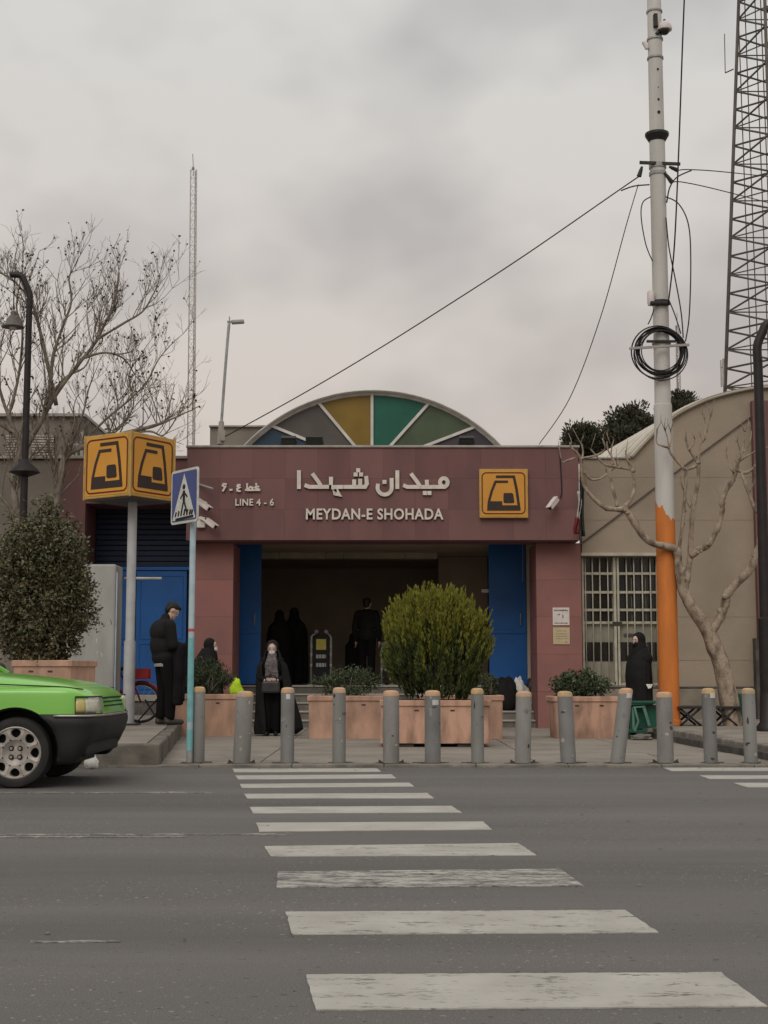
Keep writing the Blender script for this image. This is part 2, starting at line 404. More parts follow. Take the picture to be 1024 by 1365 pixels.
def tag(o, label=None, cat=None, group=None, kind=None):
    if label: o['label'] = label
    if cat: o['category'] = cat
    if group: o['group'] = group
    if kind: o['kind'] = kind
    return o
def root(name, loc, label, cat, group=None, rz=0):
    o = bpy.data.objects.new(name, None); o.location = loc; o.rotation_euler = (0, 0, rz); o.empty_display_size = .2
    COL.objects.link(o); return tag(o, label, cat, group)
WL = {}     # world offset of each parent, so that parts can be drawn in world coordinates
def off_of(p):
    v = Vector((0, 0, 0))
    while p is not None: v += p.location; p = p.parent
    return v
def put(name, mb, mats, parent=None, smooth=False, bev=0, local=False, auto=None, label=None, kind=None, loc=None):
    """one mesh object; world coordinates unless local"""
    if loc is not None: base = Vector(loc)
    else: base = Vector((0,0,0))
    po = Vector((0,0,0)) if (local or parent is None) else off_of(parent)
    mats = [M[k] if isinstance(k, str) else k for k in (mats if isinstance(mats, (list, tuple)) else [mats])]
    me = mb.mesh(name, mats, po + base, smooth or auto is not None) if isinstance(mb, MB) else mb
    if not isinstance(mb, MB):
        me.materials.clear()
        for k in mats: me.materials.append(k)
    o = bpy.data.objects.new(name, me); o.location = base
    COL.objects.link(o)
    if parent: o.parent = parent
    if auto is not None: me.set_sharp_from_angle(angle=R(auto))
    if bev:
        b = o.modifiers.new('bevel', 'BEVEL'); b.width = bev; b.segments = 2; b.limit_method = 'ANGLE'; b.angle_limit = R(40)
        b.harden_normals = False
    if label: o['label'] = label
    if kind: o['kind'] = kind
    return o
def struct(name, mb, mats, **k):
    o = put(name, mb, mats, **k); o['kind'] = 'structure'; return o
def evald(o, keep=False):
    dg = bpy.context.evaluated_depsgraph_get(); dg.update()
    me = bpy.data.meshes.new_from_object(o.evaluated_get(dg))
    old = o.data; o.modifiers.clear(); o.data = me
    return me
def XZ(Y):
    return lambda a, b, d: Vector((a, Y + d, b))
def stroke_poly(pts, wd, closed=False):
    """outline of a thick polyline as quads-strip outline (left side then right side)"""
    pts = [Vector((a, b)) for a, b in pts]; lft, rgt = [], []
    k = len(pts)
    for i, p in enumerate(pts):
        a = pts[max(i-1, 0)]; b = pts[min(i+1, k-1)]
        d1 = (p - a) if i > 0 else (b - p); d2 = (b - p) if i < k-1 else (p - a)
        d1.normalize(); d2.normalize(); t = d1 + d2
        if t.length < 1e-4: t = d1.copy()
        t.normalize(); nn = Vector((-t.y, t.x)); sc = 1 / max(.5, nn.dot(Vector((-d1.y, d1.x))))
        lft.append(p + nn * wd/2 * sc); rgt.append(p - nn * wd/2 * sc)
    return lft, rgt
def stroke(mb, pts, wd, fn, d0, d1, mi=0, mi_side=None):
    l_, r_ = stroke_poly(pts, wd)
    k = len(l_); o = len(mb.v)
    for d in (d0, d1):
        for p in l_: mb.v.append(tuple(fn(p.x, p.y, d)))
        for p in r_: mb.v.append(tuple(fn(p.x, p.y, d)))
    ms = mi if mi_side is None else mi_side
    for i in range(k-1):
        mb.f.append((o+i, o+i+1, o+k+i+1, o+k+i)); mb.m.append(mi)
        q = o + 2*k
        mb.f.append((q+i+1, q+i, q+k+i, q+k+i+1)); mb.m.append(mi)
        mb.f.append((o+i+1, o+i, q+i, q+i+1)); mb.f.append((o+k+i, o+k+i+1, q+k+i+1, q+k+i)); mb.m += [ms, ms]
    mb.f.append((o, o+k, o+3*k, o+2*k)); mb.f.append((o+k-1, o+3*k-1, o+4*k-1, o+2*k-1)[::1]); mb.m += [ms, ms]
    return mb
def arcpts(cx, cy, rx, ry, a0, a1, n=10):
    return [(cx + rx*cos(R(a0+(a1-a0)*i/n)), cy + ry*sin(R(a0+(a1-a0)*i/n))) for i in range(n+1)]
def spline(pts, sub=6):
    pts = [Vector(p) for p in pts]; res = []
    for i in range(len(pts)-1):
        p0 = pts[max(i-1, 0)]; p1 = pts[i]; p2 = pts[i+1]; p3 = pts[min(i+2, len(pts)-1)]
        for j in range(sub):
            t = j/sub
            res.append(.5*((2*p1) + (p2-p0)*t + (2*p0-5*p1+4*p2-p3)*t*t + (3*p1-p0-3*p2+p3)*t**3))
    res.append(pts[-1]); return res
def lerp(a, b, t): return a + (b-a)*t

# ================================================================== THE SETTING
KY = G(512, 1023).y                      # far road edge
struct('ground', MB().box(-1500, 1500, -300, 2500, -0.6, -0.05), 'soil')
road = struct('road', MB().box(-220, 220, -60, KY, -0.04, 0.0), 'asphalt')
stripes = [
 [(310,1025.4),(503,1024.8),(508,1029.2),(312.5,1029.9)], [(314,1034.4),(522,1033),(528,1038),(317.6,1039.5)],
 [(319.5,1045.7),(546,1044),(552,1049),(322.7,1050.8)], [(325.4,1059),(569.5,1057.8),(579,1064.8),(329.7,1064.8)],
 [(333.6,1076.6),(601.6,1075),(615.6,1084),(337,1084.8)], [(341.8,1097.7),(643.8,1096),(655.5,1106.5),(346,1109.4)],
 [(352,1129),(690.6,1125),(716,1141),(361,1142.6)], [(370,1163),(746.9,1159.4),(778.7,1181.9),(368.8,1184)],
 [(381,1216.8),(833,1214.5),(878.9,1244.5),(389.8,1246.9)], [(407.4,1300.8),(960.6,1298),(1022.5,1343),(421.9,1347.7)],
 [(450,1450),(1165,1447),(1290,1540),(478,1545)],
 [(884,1023.9),(1110,1023.9),(1122,1028),(895,1028.2)], [(932.5,1034.3),(1150,1034),(1165,1038.4),(945.6,1038.8)],
 [(977.5,1044.2),(1200,1043.8),(1215,1049.6),(996,1050)]]
def sheet(pts, z0, z1):
    b = MB(); k = len(pts)
    v = [(p.x, p.y, z1) for p in pts] + [(p.x, p.y, z0) for p in pts]
    f = [tuple(range(k)), tuple(range(2*k-1, k-1, -1))] + [(i, (i+1) % k, k+(i+1) % k, k+i) for i in range(k)]
    return b.add(v, f)
for i, q in enumerate(stripes):
    c4 = [G(*c) for c in q]; outl_ = []
    for e_ in range(4):                    # brushed, slightly uneven paint edges
        n_e = 40 if e_ % 2 == 0 else 8
        for s_ in range(n_e):
            w_ = lerp(c4[e_], c4[(e_+1) % 4], s_/n_e); jt = .0025 + .002*(s_ % 3 == 0)
            outl_.append(w_ + Vector((random.uniform(-jt, jt), random.uniform(-jt, jt), 0)))
    put('crosswalk_stripe', sheet(outl_, .0005, .005), 'paint_worn' if i == 7 else ('paint' if i in (6, 8, 9, 10) else 'paint_good'), road)
for (a, b, y0, y1) in ((-400, 284, 1056.6, 1058.2), (-400, 392, 1112.4, 1114.0), (-400, 250, 1115.8, 1117.4), (40, 160, 1255, 1257.5)):
    put('lane_line', sheet([G(a, y0), G(b, y0 - .6), G(b, y1 - .6), G(a, y1)], .0005, .004), 'paint_faint', road)

# plaza: flush concrete in front of the station, laid in big bays with open joints
PZL = .02
YB = 26.3
plaza = struct('plaza', sheet([Vector((-14, KY+.005, 0)), Vector((14, KY+.005, 0)), Vector((14, 45, 0)), Vector((-14, 45, 0))], -.045, PZL - .012), 'kerb_dark')
ys = [KY + .30, 17.6, 20.2, 22.9, 26.6]
xs = [-4.4 + i*1.52 for i in range(8)]
for j in range(4):
    for i in range(7):
        g_ = .006
        put('paving_bay', MB().box(xs[i]+g_, xs[i+1]-g_, ys[j]+g_, ys[j+1]-g_, -.01, PZL + random.uniform(-.003, .003)), 'plaza', plaza, bev=.004)
for i in range(13):                       # flush kerb stones along the road
    x0 = -4.9 + i*.98
    put('kerb_stone', MB().box(x0+.004, x0+.976, KY-.002, KY+.292, -.01, .028 + random.uniform(-.003, .004)), 'kerb', plaza, bev=.008)

# raised pavements left and right
ZL = .25
A, B = G(212, 1023), G(243, 982)
dL = (B - A).normalized()
Bk = A + dL * ((YB - A.y) / dL.y)
pav = struct('raised_pavement', sheet([Vector((-30, A.y+.16, 0)), Vector((A.x-.17, A.y+.16, 0)), Vector((Bk.x-.15, YB, 0)), Vector((-30, YB, 0))], -.02, ZL - .008), 'plaza')
pav['label'] = 'raised concrete pavement at left under the sign cube'
xx = A.x
for i in range(14):                       # front kerb blocks
    ln = random.uniform(.85, 1.05)
    put('kerb_stone', MB().box(xx - ln + .008, xx, A.y + random.uniform(-.006, .006), A.y + .155, -.02, ZL + random.uniform(-.008, .006)), 'kerb_stained', pav, bev=.02)
    xx -= ln
t_ = .16; side = Vector((-dL.y, dL.x, 0))
while t_ < (Bk - A).length - .1:          # side kerb blocks
    ln = random.uniform(.55, .8)
    c = A + dL*(t_ + ln/2) + side*.075
    put('kerb_stone', MB().obox((c.x, c.y, ZL/2 - .01), side, dL, (0,0,1), .075 + random.uniform(-.008, .006), ln/2 - random.uniform(.006, .016), ZL/2 + random.uniform(-.012, .008)), 'kerb_stained', pav, bev=.022)
    t_ += ln
ZR = .18
C0, C1 = G(871, 985), G(1024, 1014.6)
dR = (C1 - C0).normalized(); C2 = C0 + dR * ((C0.y - KY) / -dR.y)
nR = Vector((-dR.y, dR.x, 0));  nR = nR if nR.y > 0 else -nR
pvr = struct('raised_pavement', sheet([C0 + nR*.2, C2 + nR*.2, Vector((30, KY + .3, 0)), Vector((30, YB, 0)), Vector((C0.x + .15, YB, 0))], -.02, ZR - .006), 'plaza')
pvr['label'] = 'raised concrete pavement at right under the orange pole'
t_ = 0
while t_ < (C2 - C0).length:
    ln = random.uniform(.8, 1.1)
    c = C0 + dR*(t_ + ln/2) + nR*.11
    put('kerb_stone', MB().obox((c.x, c.y, ZR/2 - .01), dR, nR, (0,0,1), ln/2 - .006, .12, ZR/2 + .01 + random.uniform(-.006, .006)), 'kerb', pvr, bev=.02)
    put('kerb_base', MB().obox((c.x - nR.x*.155, c.y - nR.y*.155, .055), dR, nR, (0,0,1), ln/2 - .003, .045, .055), 'kerb_dark', pvr, bev=.008)
    t_ += ln
put('kerb_stone', MB().obox((C0.x + .06, (C0.y + .25 + YB)/2, ZR/2 - .01), (1,0,0), (0,1,0), (0,0,1), .09, (YB - C0.y - .3)/2, ZR/2 + .006), 'kerb', pvr, bev=.02)

# ================================================================== METRO STATION BUILDING
YF = 25.6
fx0, fx1 = PX(249, 690, YF), PX(772, 690, YF)
fz1, fz0 = PZ(597, YF), PZ(720, YF)
YP = 26.0
st = root('station_building', (0, YP, 0), 'low dark red granite metro station with a coloured fan window above the fascia', 'station')
fas = put('fascia', MB().box(fx0+.01, fx1-.01, YF+.03, YF+.75, fz0+.01, fz1), 'joint', st)
nc, nr = 12, 3
grs = ['gran1', 'gran2', 'gran3', 'gran1']
for i in range(nc):
    for j in range(nr):
        a0, a1 = lerp(fx0, fx1, i/nc), lerp(fx0, fx1, (i+1)/nc)
        b0, b1 = lerp(fz0, fz1, j/nr), lerp(fz0, fz1, (j+1)/nr)
        put('cladding_panel', MB().box(a0+.0009, a1-.0009, YF + random.uniform(0, .0012), YF+.032, b0+.0009, b1-.0009), random.choice(grs), fas)
for j in range(nr):
    b0, b1 = lerp(fz0, fz1, j/nr), lerp(fz0, fz1, (j+1)/nr)
    put('cladding_panel', MB().box(fx1-.008, fx1+.012, YF+.034, YF+.75, b0+.003, b1-.003), 'gran2', fas)
    put('cladding_panel', MB().box(fx0-.012, fx0+.008, YF+.034, YF+.75, b0+.003, b1-.003), 'gran2', fas)
put('coping', MB().box(fx0-.03, fx1+.03, YF-.03, YF+.8, fz1+.003, fz1+.045), 'coping', fas, bev=.008)
put('soffit', MB().box(fx0+.02, fx1-.02, YF+.04, YF+.74, fz0-.012, fz0+.008), 'gran2', fas)
put('canopy_slab', MB().box(fx0+.04, fx1-.04, YF+.76, YP+1.2, fz0+.155, fz0+.298), 'inner', st)
def pillar(p0, p1, py):
    a0, a1 = PX(p0, py, YP), PX(p1, py, YP)
    pl = put('pillar', MB().box(a0+.02, a1-.02, YP+.03, YP+1.2, 0, fz0-.015), 'joint', st)
    n = 5
    for j in range(n):
        b0, b1 = lerp(.0, fz0-.016, j/n), lerp(0, fz0-.016, (j+1)/n)
        put('cladding_panel', MB().box(a0, a1, YP + random.uniform(0, .002), YP+.03, b0+.0015, b1-.0015), random.choice(['pill1', 'pill2']), pl)
        put('cladding_panel', MB().box(a0, a0+.02, YP+.031, YP+1.2, b0+.002, b1-.002), 'pill2', pl)
        put('cladding_panel', MB().box(a1-.02, a1, YP+.031, YP+1.2, b0+.002, b1-.002), 'pill2', pl)
    return a0, a1
pl0, pl1 = pillar(252, 310, 850)
pr0, pr1 = pillar(716, 776, 850)
# steps and hall behind the opening
RZ, TR = .155, .30
for k in range(5):
    y0 = YP + .35 + k*TR
    put('step', MB().box(pl1+.004, pr0-.004, y0, YP + .35 + 5*TR - .001*k, RZ*k + .001, RZ*(k+1) - .03), 'step', st)
    put('step', MB().box(pl1+.006, pr0-.006, y0 - .025, y0 + TR + .0, RZ*(k+1) - .029, RZ*(k+1)), 'concrete_pale', st, bev=.006, label='pale stone step tread')
FZ = RZ*5; YH = YP + .35 + 5*TR
hx0, hx1, YE = pl0 + .3, pr1 - .3, 34.5
put('hall_floor', MB().box(hx0, hx1, YH, YE, FZ-.2, FZ-.002), 'innerfloor', st)
put('hall_ceiling', MB().box(hx0, hx1, YP+1.21, YE, fz0+.15, fz0+.3), 'inner', st)
put('hall_wall', MB().box(hx0-.2, hx0, YP+1.21, YE, 0, fz0+.3), 'inner', st)
put('hall_wall', MB().box(hx1, hx1+.2, YP+1.21, YE, 0, fz0+.3), 'inner', st)
put('hall_wall', MB().box(hx0, hx1, YE, YE+.2, 0, fz0+.3), 'inner', st)
put('roof_slab', MB().box(fx0+.03, fx1-.03, YF+.76, YE+.3, fz0+.302, fz1-.06), 'concrete', st)
def blue_leaf(p0, p1, y, name='folding_door'):
    a0, a1 = PX(p0, 820, y), PX(p1, 820, y)
    d = put(name, MB().box(a0, a1, y, y+.05, FZ+.02, fz0+.13), 'blue', st, bev=.006)
    put('door_handle', MB().tube([(a1-.12, y-.01, FZ+1.15), (a1-.12, y-.05, FZ+1.17), (a1-.12, y-.05, FZ+1.38), (a1-.12, y-.01, FZ+1.4)], .012, 8), 'galv', d, smooth=True)
    put('door_rail', MB().box(a0+.01, a1-.01, y-.02, y+.002, FZ+1.0, FZ+1.06), 'blue', d, bev=.004)
    return d
blue_leaf(300, 348, YH+.02); blue_leaf(652, 702, YH+.02)
put('door_jamb', MB().box(PX(702.5, 820, YH+.02), PX(722, 820, YH+.02), YH-.02, YH+.1, FZ+.01, fz0+.13), 'inner', st)
put('pull_cord', MB().tube([P(697, 724, YH-.1), P(697, 775, YH-.1)], .008, 5), 'galv', st)
put('door_sign', MB().box(PX(642, 787, YH+.3), PX(653, 787, YH+.3), YH+.28, YH+.30, PZ(790, YH+.3), PZ(785.5, YH+.3)), 'paper', st)
# long pale ceiling fitting across the hall mouth
for a, b in ((345, 372), (372.5, 434), (434.5, 458), (458.5, 540), (540.5, 583)):
    put('ceiling_panel', MB().box(PX(a, 740, 30), PX(b, 740, 30), 30, 30.25, PZ(744.5, 30), PZ(735.5, 30)), 'lightbox', st, bev=.01)
put('ceiling_rail', MB().box(PX(335, 740, 30), PX(660, 740, 30), 30.05, 30.2, PZ(735, 30), PZ(731.5, 30)), 'inner', st)
put('hall_column', MB().box(PX(585, 800, 31), PX(650, 800, 31), 31, 31.8, FZ, fz0+.14), mat('wallbrown', (.42, .33, .26), (.34, .27, .21), scale=2), st)
# left wing
YW = 26.35
wx0, wx1, wxr = PX(78, 750, YW), PX(112, 750, YW), PX(253, 750, YW)
wz1, wz0 = PZ(612, YW), PZ(671, YW)
wing = put('wing_wall', MB().box(wx0+.004, wx1, YW, YW+1.6, 0, wz1), 'gran1', st)
put('wing_lintel', MB().box(wx1+.003, wxr, YW+.002, YW+1.6, wz0, wz1-.003), 'gran2', st)
put('concrete_wall', MB().box(-13, wx0, YW+.02, YW+1.5, 0, wz1-.02), 'concrete', st)
put('coping', MB().box(-13, wxr-.01, YW-.05, YW+1.65, wz1+.003, wz1+.06), 'coping', st, bev=.01)
YS = 27.3
dz1, dz0 = PZ(757, YS), PZ(926, YS)
put('sill', MB().box(wx1+.01, wxr, YS-.25, YS+.3, dz0-.12, dz0), 'concrete_pale', st, bev=.01)
put('plinth', MB().box(wx1+.01, wxr, YS-.2, YS+.3, 0, dz0-.125), 'step', st)
sl = (wz0 - dz1) / 11
for k in range(11):
    put('shutter_slat', MB().box(wx1+.02, wxr-.02, YS + .0, YS+.05, dz1 + .02 + k*sl + .006, dz1 + .02 + (k+1)*sl - .006), 'navy', st, bev=.008)
put('shutter_back', MB().box(wx1, wxr, YS+.06, YS+.3, dz0, wz0+.1), 'navy', st)
put('door_head', MB().box(wx1+.01, wxr, YS-.04, YS+.05, dz1-.05, dz1+.02), 'blue', st, bev=.008)
dw = [112, 152, 180, 249]
for i in range(3):
    a0, a1 = PX(dw[i], 840, YS)+.01, PX(dw[i+1], 840, YS)-.01
    d = put('blue_door', MB().box(a0, a1, YS-.01, YS+.055, dz0+.01, dz1-.055), 'blue', st, bev=.006)
    zm = lerp(dz0, dz1, .42)
    for z0, z1 in ((dz0+.1, zm-.04), (zm+.04, dz1-.14)):
        for q in ((a0+.07, a1-.07, z1-.02, z1), (a0+.07, a1-.07, z0, z0+.02), (a0+.07, a0+.09, z0+.021, z1-.021), (a1-.09, a1-.07, z0+.021, z1-.021)):
            put('door_moulding', MB().box(q[0], q[1], YS-.024, YS-.011, q[2], q[3]), 'blue', d)
# fan window: barrel vault end above the fascia
YV = 27.6
ACx, ACy, AR = 497, 759, 234
FC = (496, 622)
def arc_hit(ang):                        # direction from the fan centre, angle from the vertical, to the arch circle (photo pixels)
    dx, dy = sin(R(ang)), -cos(R(ang))
    ox, oy = FC[0]-ACx, FC[1]-ACy
    b = ox*dx + oy*dy; c = ox*ox + oy*oy - AR*AR
    t = -b + sqrt(b*b - c); return (FC[0]+dx*t, FC[1]+dy*t)
angs = [-88, -68, -40, 0, 42, 69, 88]
fan = put('fan_frame', MB().tube([P(*arc_hit(a), YV) for a in [-92 + 184*i/40 for i in range(41)]], .038, 8), 'white_arch', st, smooth=True)
for i, key in enumerate(['p_blue', 'p_grey', 'p_ochre', 'p_green', 'p_olive', 'p_purple']):
    a0, a1 = angs[i], angs[i+1]
    pts = [FC] + [arc_hit(a0 + (a1-a0)*k/8) for k in range(9)]
    q = [P(a, b, YV) for a, b in pts]
    put('glass_panel', MB().prism([(p.x, p.z) for p in q], XZ(YV), .0, .03), key, fan)
for a in angs[1:-1]:
    p, q = P(*FC, YV), P(*arc_hit(a), YV)
    put('mullion', MB().bar((p.x, YV-.02, p.z), (q.x, YV-.02, q.z), .055, .06), 'white_arch', fan)
vb = MB(); n_ = 40; o_ = []
for Y_, lift in ((YV-.18, 0), (38.0, 0)):
    for i in range(n_+1):
        a = -92 + 184*i/n_; p = P(*arc_hit(a), YV)
        o_.append((p.x, Y_, p.z + .03))
for i in range(n_): vb.f.append((i, i+1, n_+1+i+1, n_+1+i)); vb.m.append(0)
vb.v = o_
vr = put('vault_roof', vb, 'white_arch', st, smooth=True)
so = vr.modifiers.new('thick', 'SOLIDIFY'); so.thickness = .02; so.offset = 1

# the name of the station in raised letters
sgn = root('station_lettering', (PX(497, 660, YF), YF, PZ(660, YF)), 'raised pale station name letters on the middle of the red fascia', 'lettering')
ln_ = root('line_lettering', (PX(330, 660, YF), YF, PZ(660, YF)), 'small raised pale line number letters at the left of the red fascia', 'lettering')
def zm(ox, oy, sc): return lambda x, y: (ox + x/sc, oy + y/sc)
LD = .045
def letter(parent, strokes, dots, f, wpx, dotr=None):
    mb = MB(); i = 0
    wm = wpx / 1900 * 26.0
    for s_ in strokes:
        q = [P(*f(a, b), YF) for a, b in s_]
        stroke(mb, [(p.x, p.z) for p in q], wm, XZ(YF), -LD - i*.0012, -.004 , 0, 1); i += 1
    for a, b in dots:
        p = P(*f(a, b), YF); h = wm*.52
        mb.prism([(p.x-h, p.z), (p.x, p.z-h), (p.x+h, p.z), (p.x, p.z+h)] if dotr else [(p.x-h, p.z-h), (p.x+h, p.z-h), (p.x+h, p.z+h), (p.x-h, p.z+h)], XZ(YF), -LD - i*.0012, -.004, 0, 1); i += 1
    return put('letter', mb, ['letter', 'letter_edge'], parent)
f1 = zm(380, 610, 4.267)
W1 = 22/4.267
letter(sgn, [arcpts(903, 143, 22, 24, 90, 450, 16), [(915, 168), (860, 168), (838, 168)]], [], f1, W1)                       # mim
letter(sgn, [[(840, 168.5), (770, 168.5)], [(808, 168), (806, 128)]], [(795, 203), (821, 203)], f1, W1)                    # ye
letter(sgn, [[(772, 168), (695, 168), (672, 158)], [(768, 165), (752, 140), (716, 92)]], [], f1, W1)                       # dal
letter(sgn, [[(639, 74), (639, 180)]], [], f1, W1)                                                                          # alef
letter(sgn, [[(606, 118)] + arcpts(567, 172, 40, 40, 0, 180, 12) + [(529, 150)]], [(566, 140)], f1, W1)                     # nun
letter(sgn, [[(462, 106), (466, 150), (456, 168), (330, 168)], [(428, 166), (428, 122)], [(394, 166), (394, 126)]], [(417, 74), (402, 98), (433, 98)], f1, W1)   # shin
letter(sgn, [[(332, 168.5), (262, 168.5), (262, 122), (274, 122)], [(270, 172), (290, 184), (308, 212), (286, 206), (282, 182)]], [], f1, W1)         # he
letter(sgn, [[(264, 168), (140, 168), (112, 158)], [(206, 165), (190, 138), (156, 92)]], [], f1, W1)                        # dal
letter(sgn, [[(80, 74), (80, 180)]], [], f1, W1)                                                                            # alef
f2 = zm(250, 610, 6.827)
W2 = 17/6.827
letter(ln_, [[(655, 270), (628, 262), (618, 276), (640, 288), (664, 296)], [(664, 298), (600, 298)]], [(628, 243)], f2, W2)   # khe
letter(ln_, [[(602, 298.5), (540, 298.5), (526, 294)], [(545, 236), (545, 296)], [(552, 292), (575, 268), (595, 276), (590, 294)]], [], f2, W2)   # ta
letter(ln_, [[(486, 252), (462, 250), (456, 264), (478, 274), (454, 286), (456, 304), (486, 308)]], [], f2, W2)               # 4
letter(ln_, [[(412, 296), (384, 296)]], [], f2, W2)
letter(ln_, [[(360, 244), (330, 242), (322, 256), (340, 270), (356, 262)], [(346, 268), (322, 310)]], [], f2, W2)              # 6
def text_letters(parent, body, x0, x1, y0, y1, bold=.025):
    """raised Latin letters, fitted to their place on the fascia, one mesh for each letter"""
    cu = bpy.data.curves.new('t', 'FONT'); cu.body = body; cu.size = 1; cu.offset = bold; cu.extrude = .02; cu.resolution_u = 4; cu.space_character = 1.08
    ob = bpy.data.objects.new('t', cu); COL.objects.link(ob)
    dg = bpy.context.evaluated_depsgraph_get(); me = bpy.data.meshes.new_from_object(ob.evaluated_get(dg))
    bpy.data.objects.remove(ob)
    v = [p.co.copy() for p in me.vertices]
    ax0, ax1 = min(p.x for p in v), max(p.x for p in v); ay0, ay1 = min(p.y for p in v), max(p.y for p in v)
    a, b = P(x0, y1, YF), P(x1, y0, YF)
    tr = lambda p: (lerp(a.x, b.x, (p.x-ax0)/(ax1-ax0)), YF - .024 - p.z*1.0, lerp(a.z, b.z, (p.y-ay0)/(ay1-ay0)))
    # components by shared position
    key = {}; rep = []
    for i, p in enumerate(v):
        k = (round(p.x, 4), round(p.y, 4)); key.setdefault(k, i); rep.append(key[k])
    par = list(range(len(v)))
    def fd(i):
        while par[i] != i: par[i] = par[par[i]]; i = par[i]
        return i
    for i, r_ in enumerate(rep): par[fd(i)] = fd(r_)
    for pl in me.polygons:
        vs_ = list(pl.vertices)
        for q in vs_[1:]: par[fd(q)] = fd(vs_[0])
    comp = {}
    for pl in me.polygons: comp.setdefault(fd(pl.vertices[0]), []).append(pl)
    for c, pls in comp.items():
        mb = MB(); idx = {}
        for pl in pls:
            f = []
            for q in pl.vertices:
                if q not in idx: idx[q] = len(mb.v); mb.v.append(tr(v[q]))
                f.append(idx[q])
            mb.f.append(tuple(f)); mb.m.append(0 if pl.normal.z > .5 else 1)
        put('letter', mb, ['letter', 'letter_edge'], parent)
text_letters(sgn, 'MEYDAN-E SHOHADA', 408, 591, 678, 693)
text_letters(ln_, 'LINE 4 - 6', 314, 365.5, 665, 674.5)

# metro emblem
def emblem(fn, d0, thick, frame=True):
    """emblem strokes on a unit square; fn(u, v, d): u right, v up, d towards the viewer"""
    q = lambda x_, y_: ((x_-118)/385, 1 - (y_-97)/391)
    pts = lambda L_: [q(a, b) for a, b in L_]
    parts = []
    mb = MB(); stroke(mb, pts([(250, 160), (392, 160), (412, 260), (433, 425)]), .055, fn, d0+thick, d0); parts.append(('emblem_arm', mb, 'logo_dark'))
    mb = MB(); stroke(mb, pts([(345, 200), (246, 200), (214, 280), (192, 362)]), .05, fn, d0+thick, d0); parts.append(('emblem_arm', mb, 'logo_dark'))
    mb = MB().prism(pts([(183, 356), (298, 356), (298, 388), (428, 388), (442, 431), (178, 431)]), fn, d0+thick*1.15, d0); parts.append(('emblem_base', mb, 'logo_dark'))
    mb = MB().prism(pts([(316, 290), (376, 290), (386, 300), (394, 362), (386, 371), (318, 371), (308, 362), (308, 300)]), fn, d0+thick, d0); parts.append(('emblem_window', mb, 'logo_dark'))
    if frame:
        r_ = 34; loop = []
        for cx, cy, a0 in ((478-r_, 128+r_, -90), (478-r_, 455-r_, 0), (140+r_, 455-r_, 90), (140+r_, 128+r_, 180)):
            loop += arcpts(cx, cy, r_, r_, a0, a0+90, 6)
        loop.append(loop[0])
        mb = MB(); stroke(mb, pts(loop), .022, fn, d0+thick, d0); parts.append(('emblem_frame', mb, 'logo_red'))
    return parts
a, b = P(639, 691, YF), P(703, 626, YF)
em = root('metro_emblem_panel', (a.x, YF, a.z), 'square yellow metro emblem panel fixed on the red fascia beside the name', 'sign')
put('panel', MB().box(a.x, b.x, YF-.09, YF-.004, a.z, b.z), ['yellow_rim'], em, bev=.008)
put('face', MB().box(a.x+.03, b.x-.03, YF-.094, YF-.0905, a.z+.03, b.z-.03), ['yellow'], em)
fe = lambda u, v, d: Vector((lerp(a.x, b.x, u), YF - .0945 - d, lerp(a.z, b.z, v)))
for nm, mb, k in emblem(fe, 0, .004): put(nm, mb, k, em)

# floodlights, cameras, notices, flag
def floodlight(px, py, wpx, label, tilt=.5):
    c = P(px, py, YF+.15); wv = wpx/1900*25.7/2
    r_ = root('floodlight', (c.x, c.y, fz1+.045), label, 'floodlight', 'floodlights on the fascia edge')
    dirv = Vector((0, -cos(tilt), -sin(tilt))); up = Vector((0, -sin(tilt), cos(tilt)))
    zc = fz1 + .15
    put('housing', MB().obox((c.x, c.y, zc), (1,0,0), dirv, up, wv, .06, .085), 'darkmetal', r_, bev=.01)
    put('lens', MB().obox(Vector((c.x, c.y, zc)) + dirv*.064, (1,0,0), dirv, up, wv-.02, .003, .07), 'glass_dark', r_)
    put('bracket', MB().bar((c.x-wv-.01, c.y, fz1+.046), (c.x-wv-.01, c.y, zc), .015).bar((c.x+wv+.01, c.y, fz1+.046), (c.x+wv+.01, c.y, zc), .015).box(c.x-wv-.02, c.x+wv+.02, c.y-.02, c.y+.02, fz1+.046, fz1+.058), 'darkmetal', r_)
floodlight(385, 590, 20, 'black floodlight on the fascia edge before the blue fan panel')
floodlight(419, 586, 23, 'black floodlight on the fascia edge before the grey fan panel', .2)
floodlight(622, 590, 20, 'black floodlight on the fascia edge before the purple fan panel')
def cctv(px, py, direction, label, ln=.24, mount=None):
    c = P(px, py, YF-.22); d = Vector(direction).normalized(); sd = d.cross(Vector((0,0,1))).normalized(); up = sd.cross(d)
    m = Vector((c.x, YF, c.z + .04)) if mount is None else P(*mount, YF)
    r_ = root('security_camera', m, label, 'security camera', 'cameras on the fascia')
    put('housing', MB().obox(c, d, sd, up, ln/2, .042, .045), 'cctv', r_, bev=.015)
    put('sun_shield', MB().obox(c + up*.05 + d*.02, d, sd, up, ln/2+.02, .05, .005), 'cctv', r_)
    put('lens', MB().cyl(c + d*(ln/2), c + d*(ln/2+.012), .034, .034, 14), 'black', r_)
    put('wall_arm', MB().tube([m, m + Vector((0, -.12, 0)), c], .018, 8), 'cctv', r_, smooth=True)
    put('wall_plate', MB().cyl(m, m + Vector((0, -.03, 0)), .05, .05, 14), 'cctv', r_)
cctv(738, 671, (-.55, -.45, -.7), 'white bullet camera hanging from a black cable at the right of the fascia', .26)
cctv(271, 673, (.75, -.3, -.55), 'upper white camera beside the blue crossing sign', .28)
cctv(281, 698, (.8, -.3, -.6), 'lower white camera beside the blue crossing sign', .22, (268, 692))
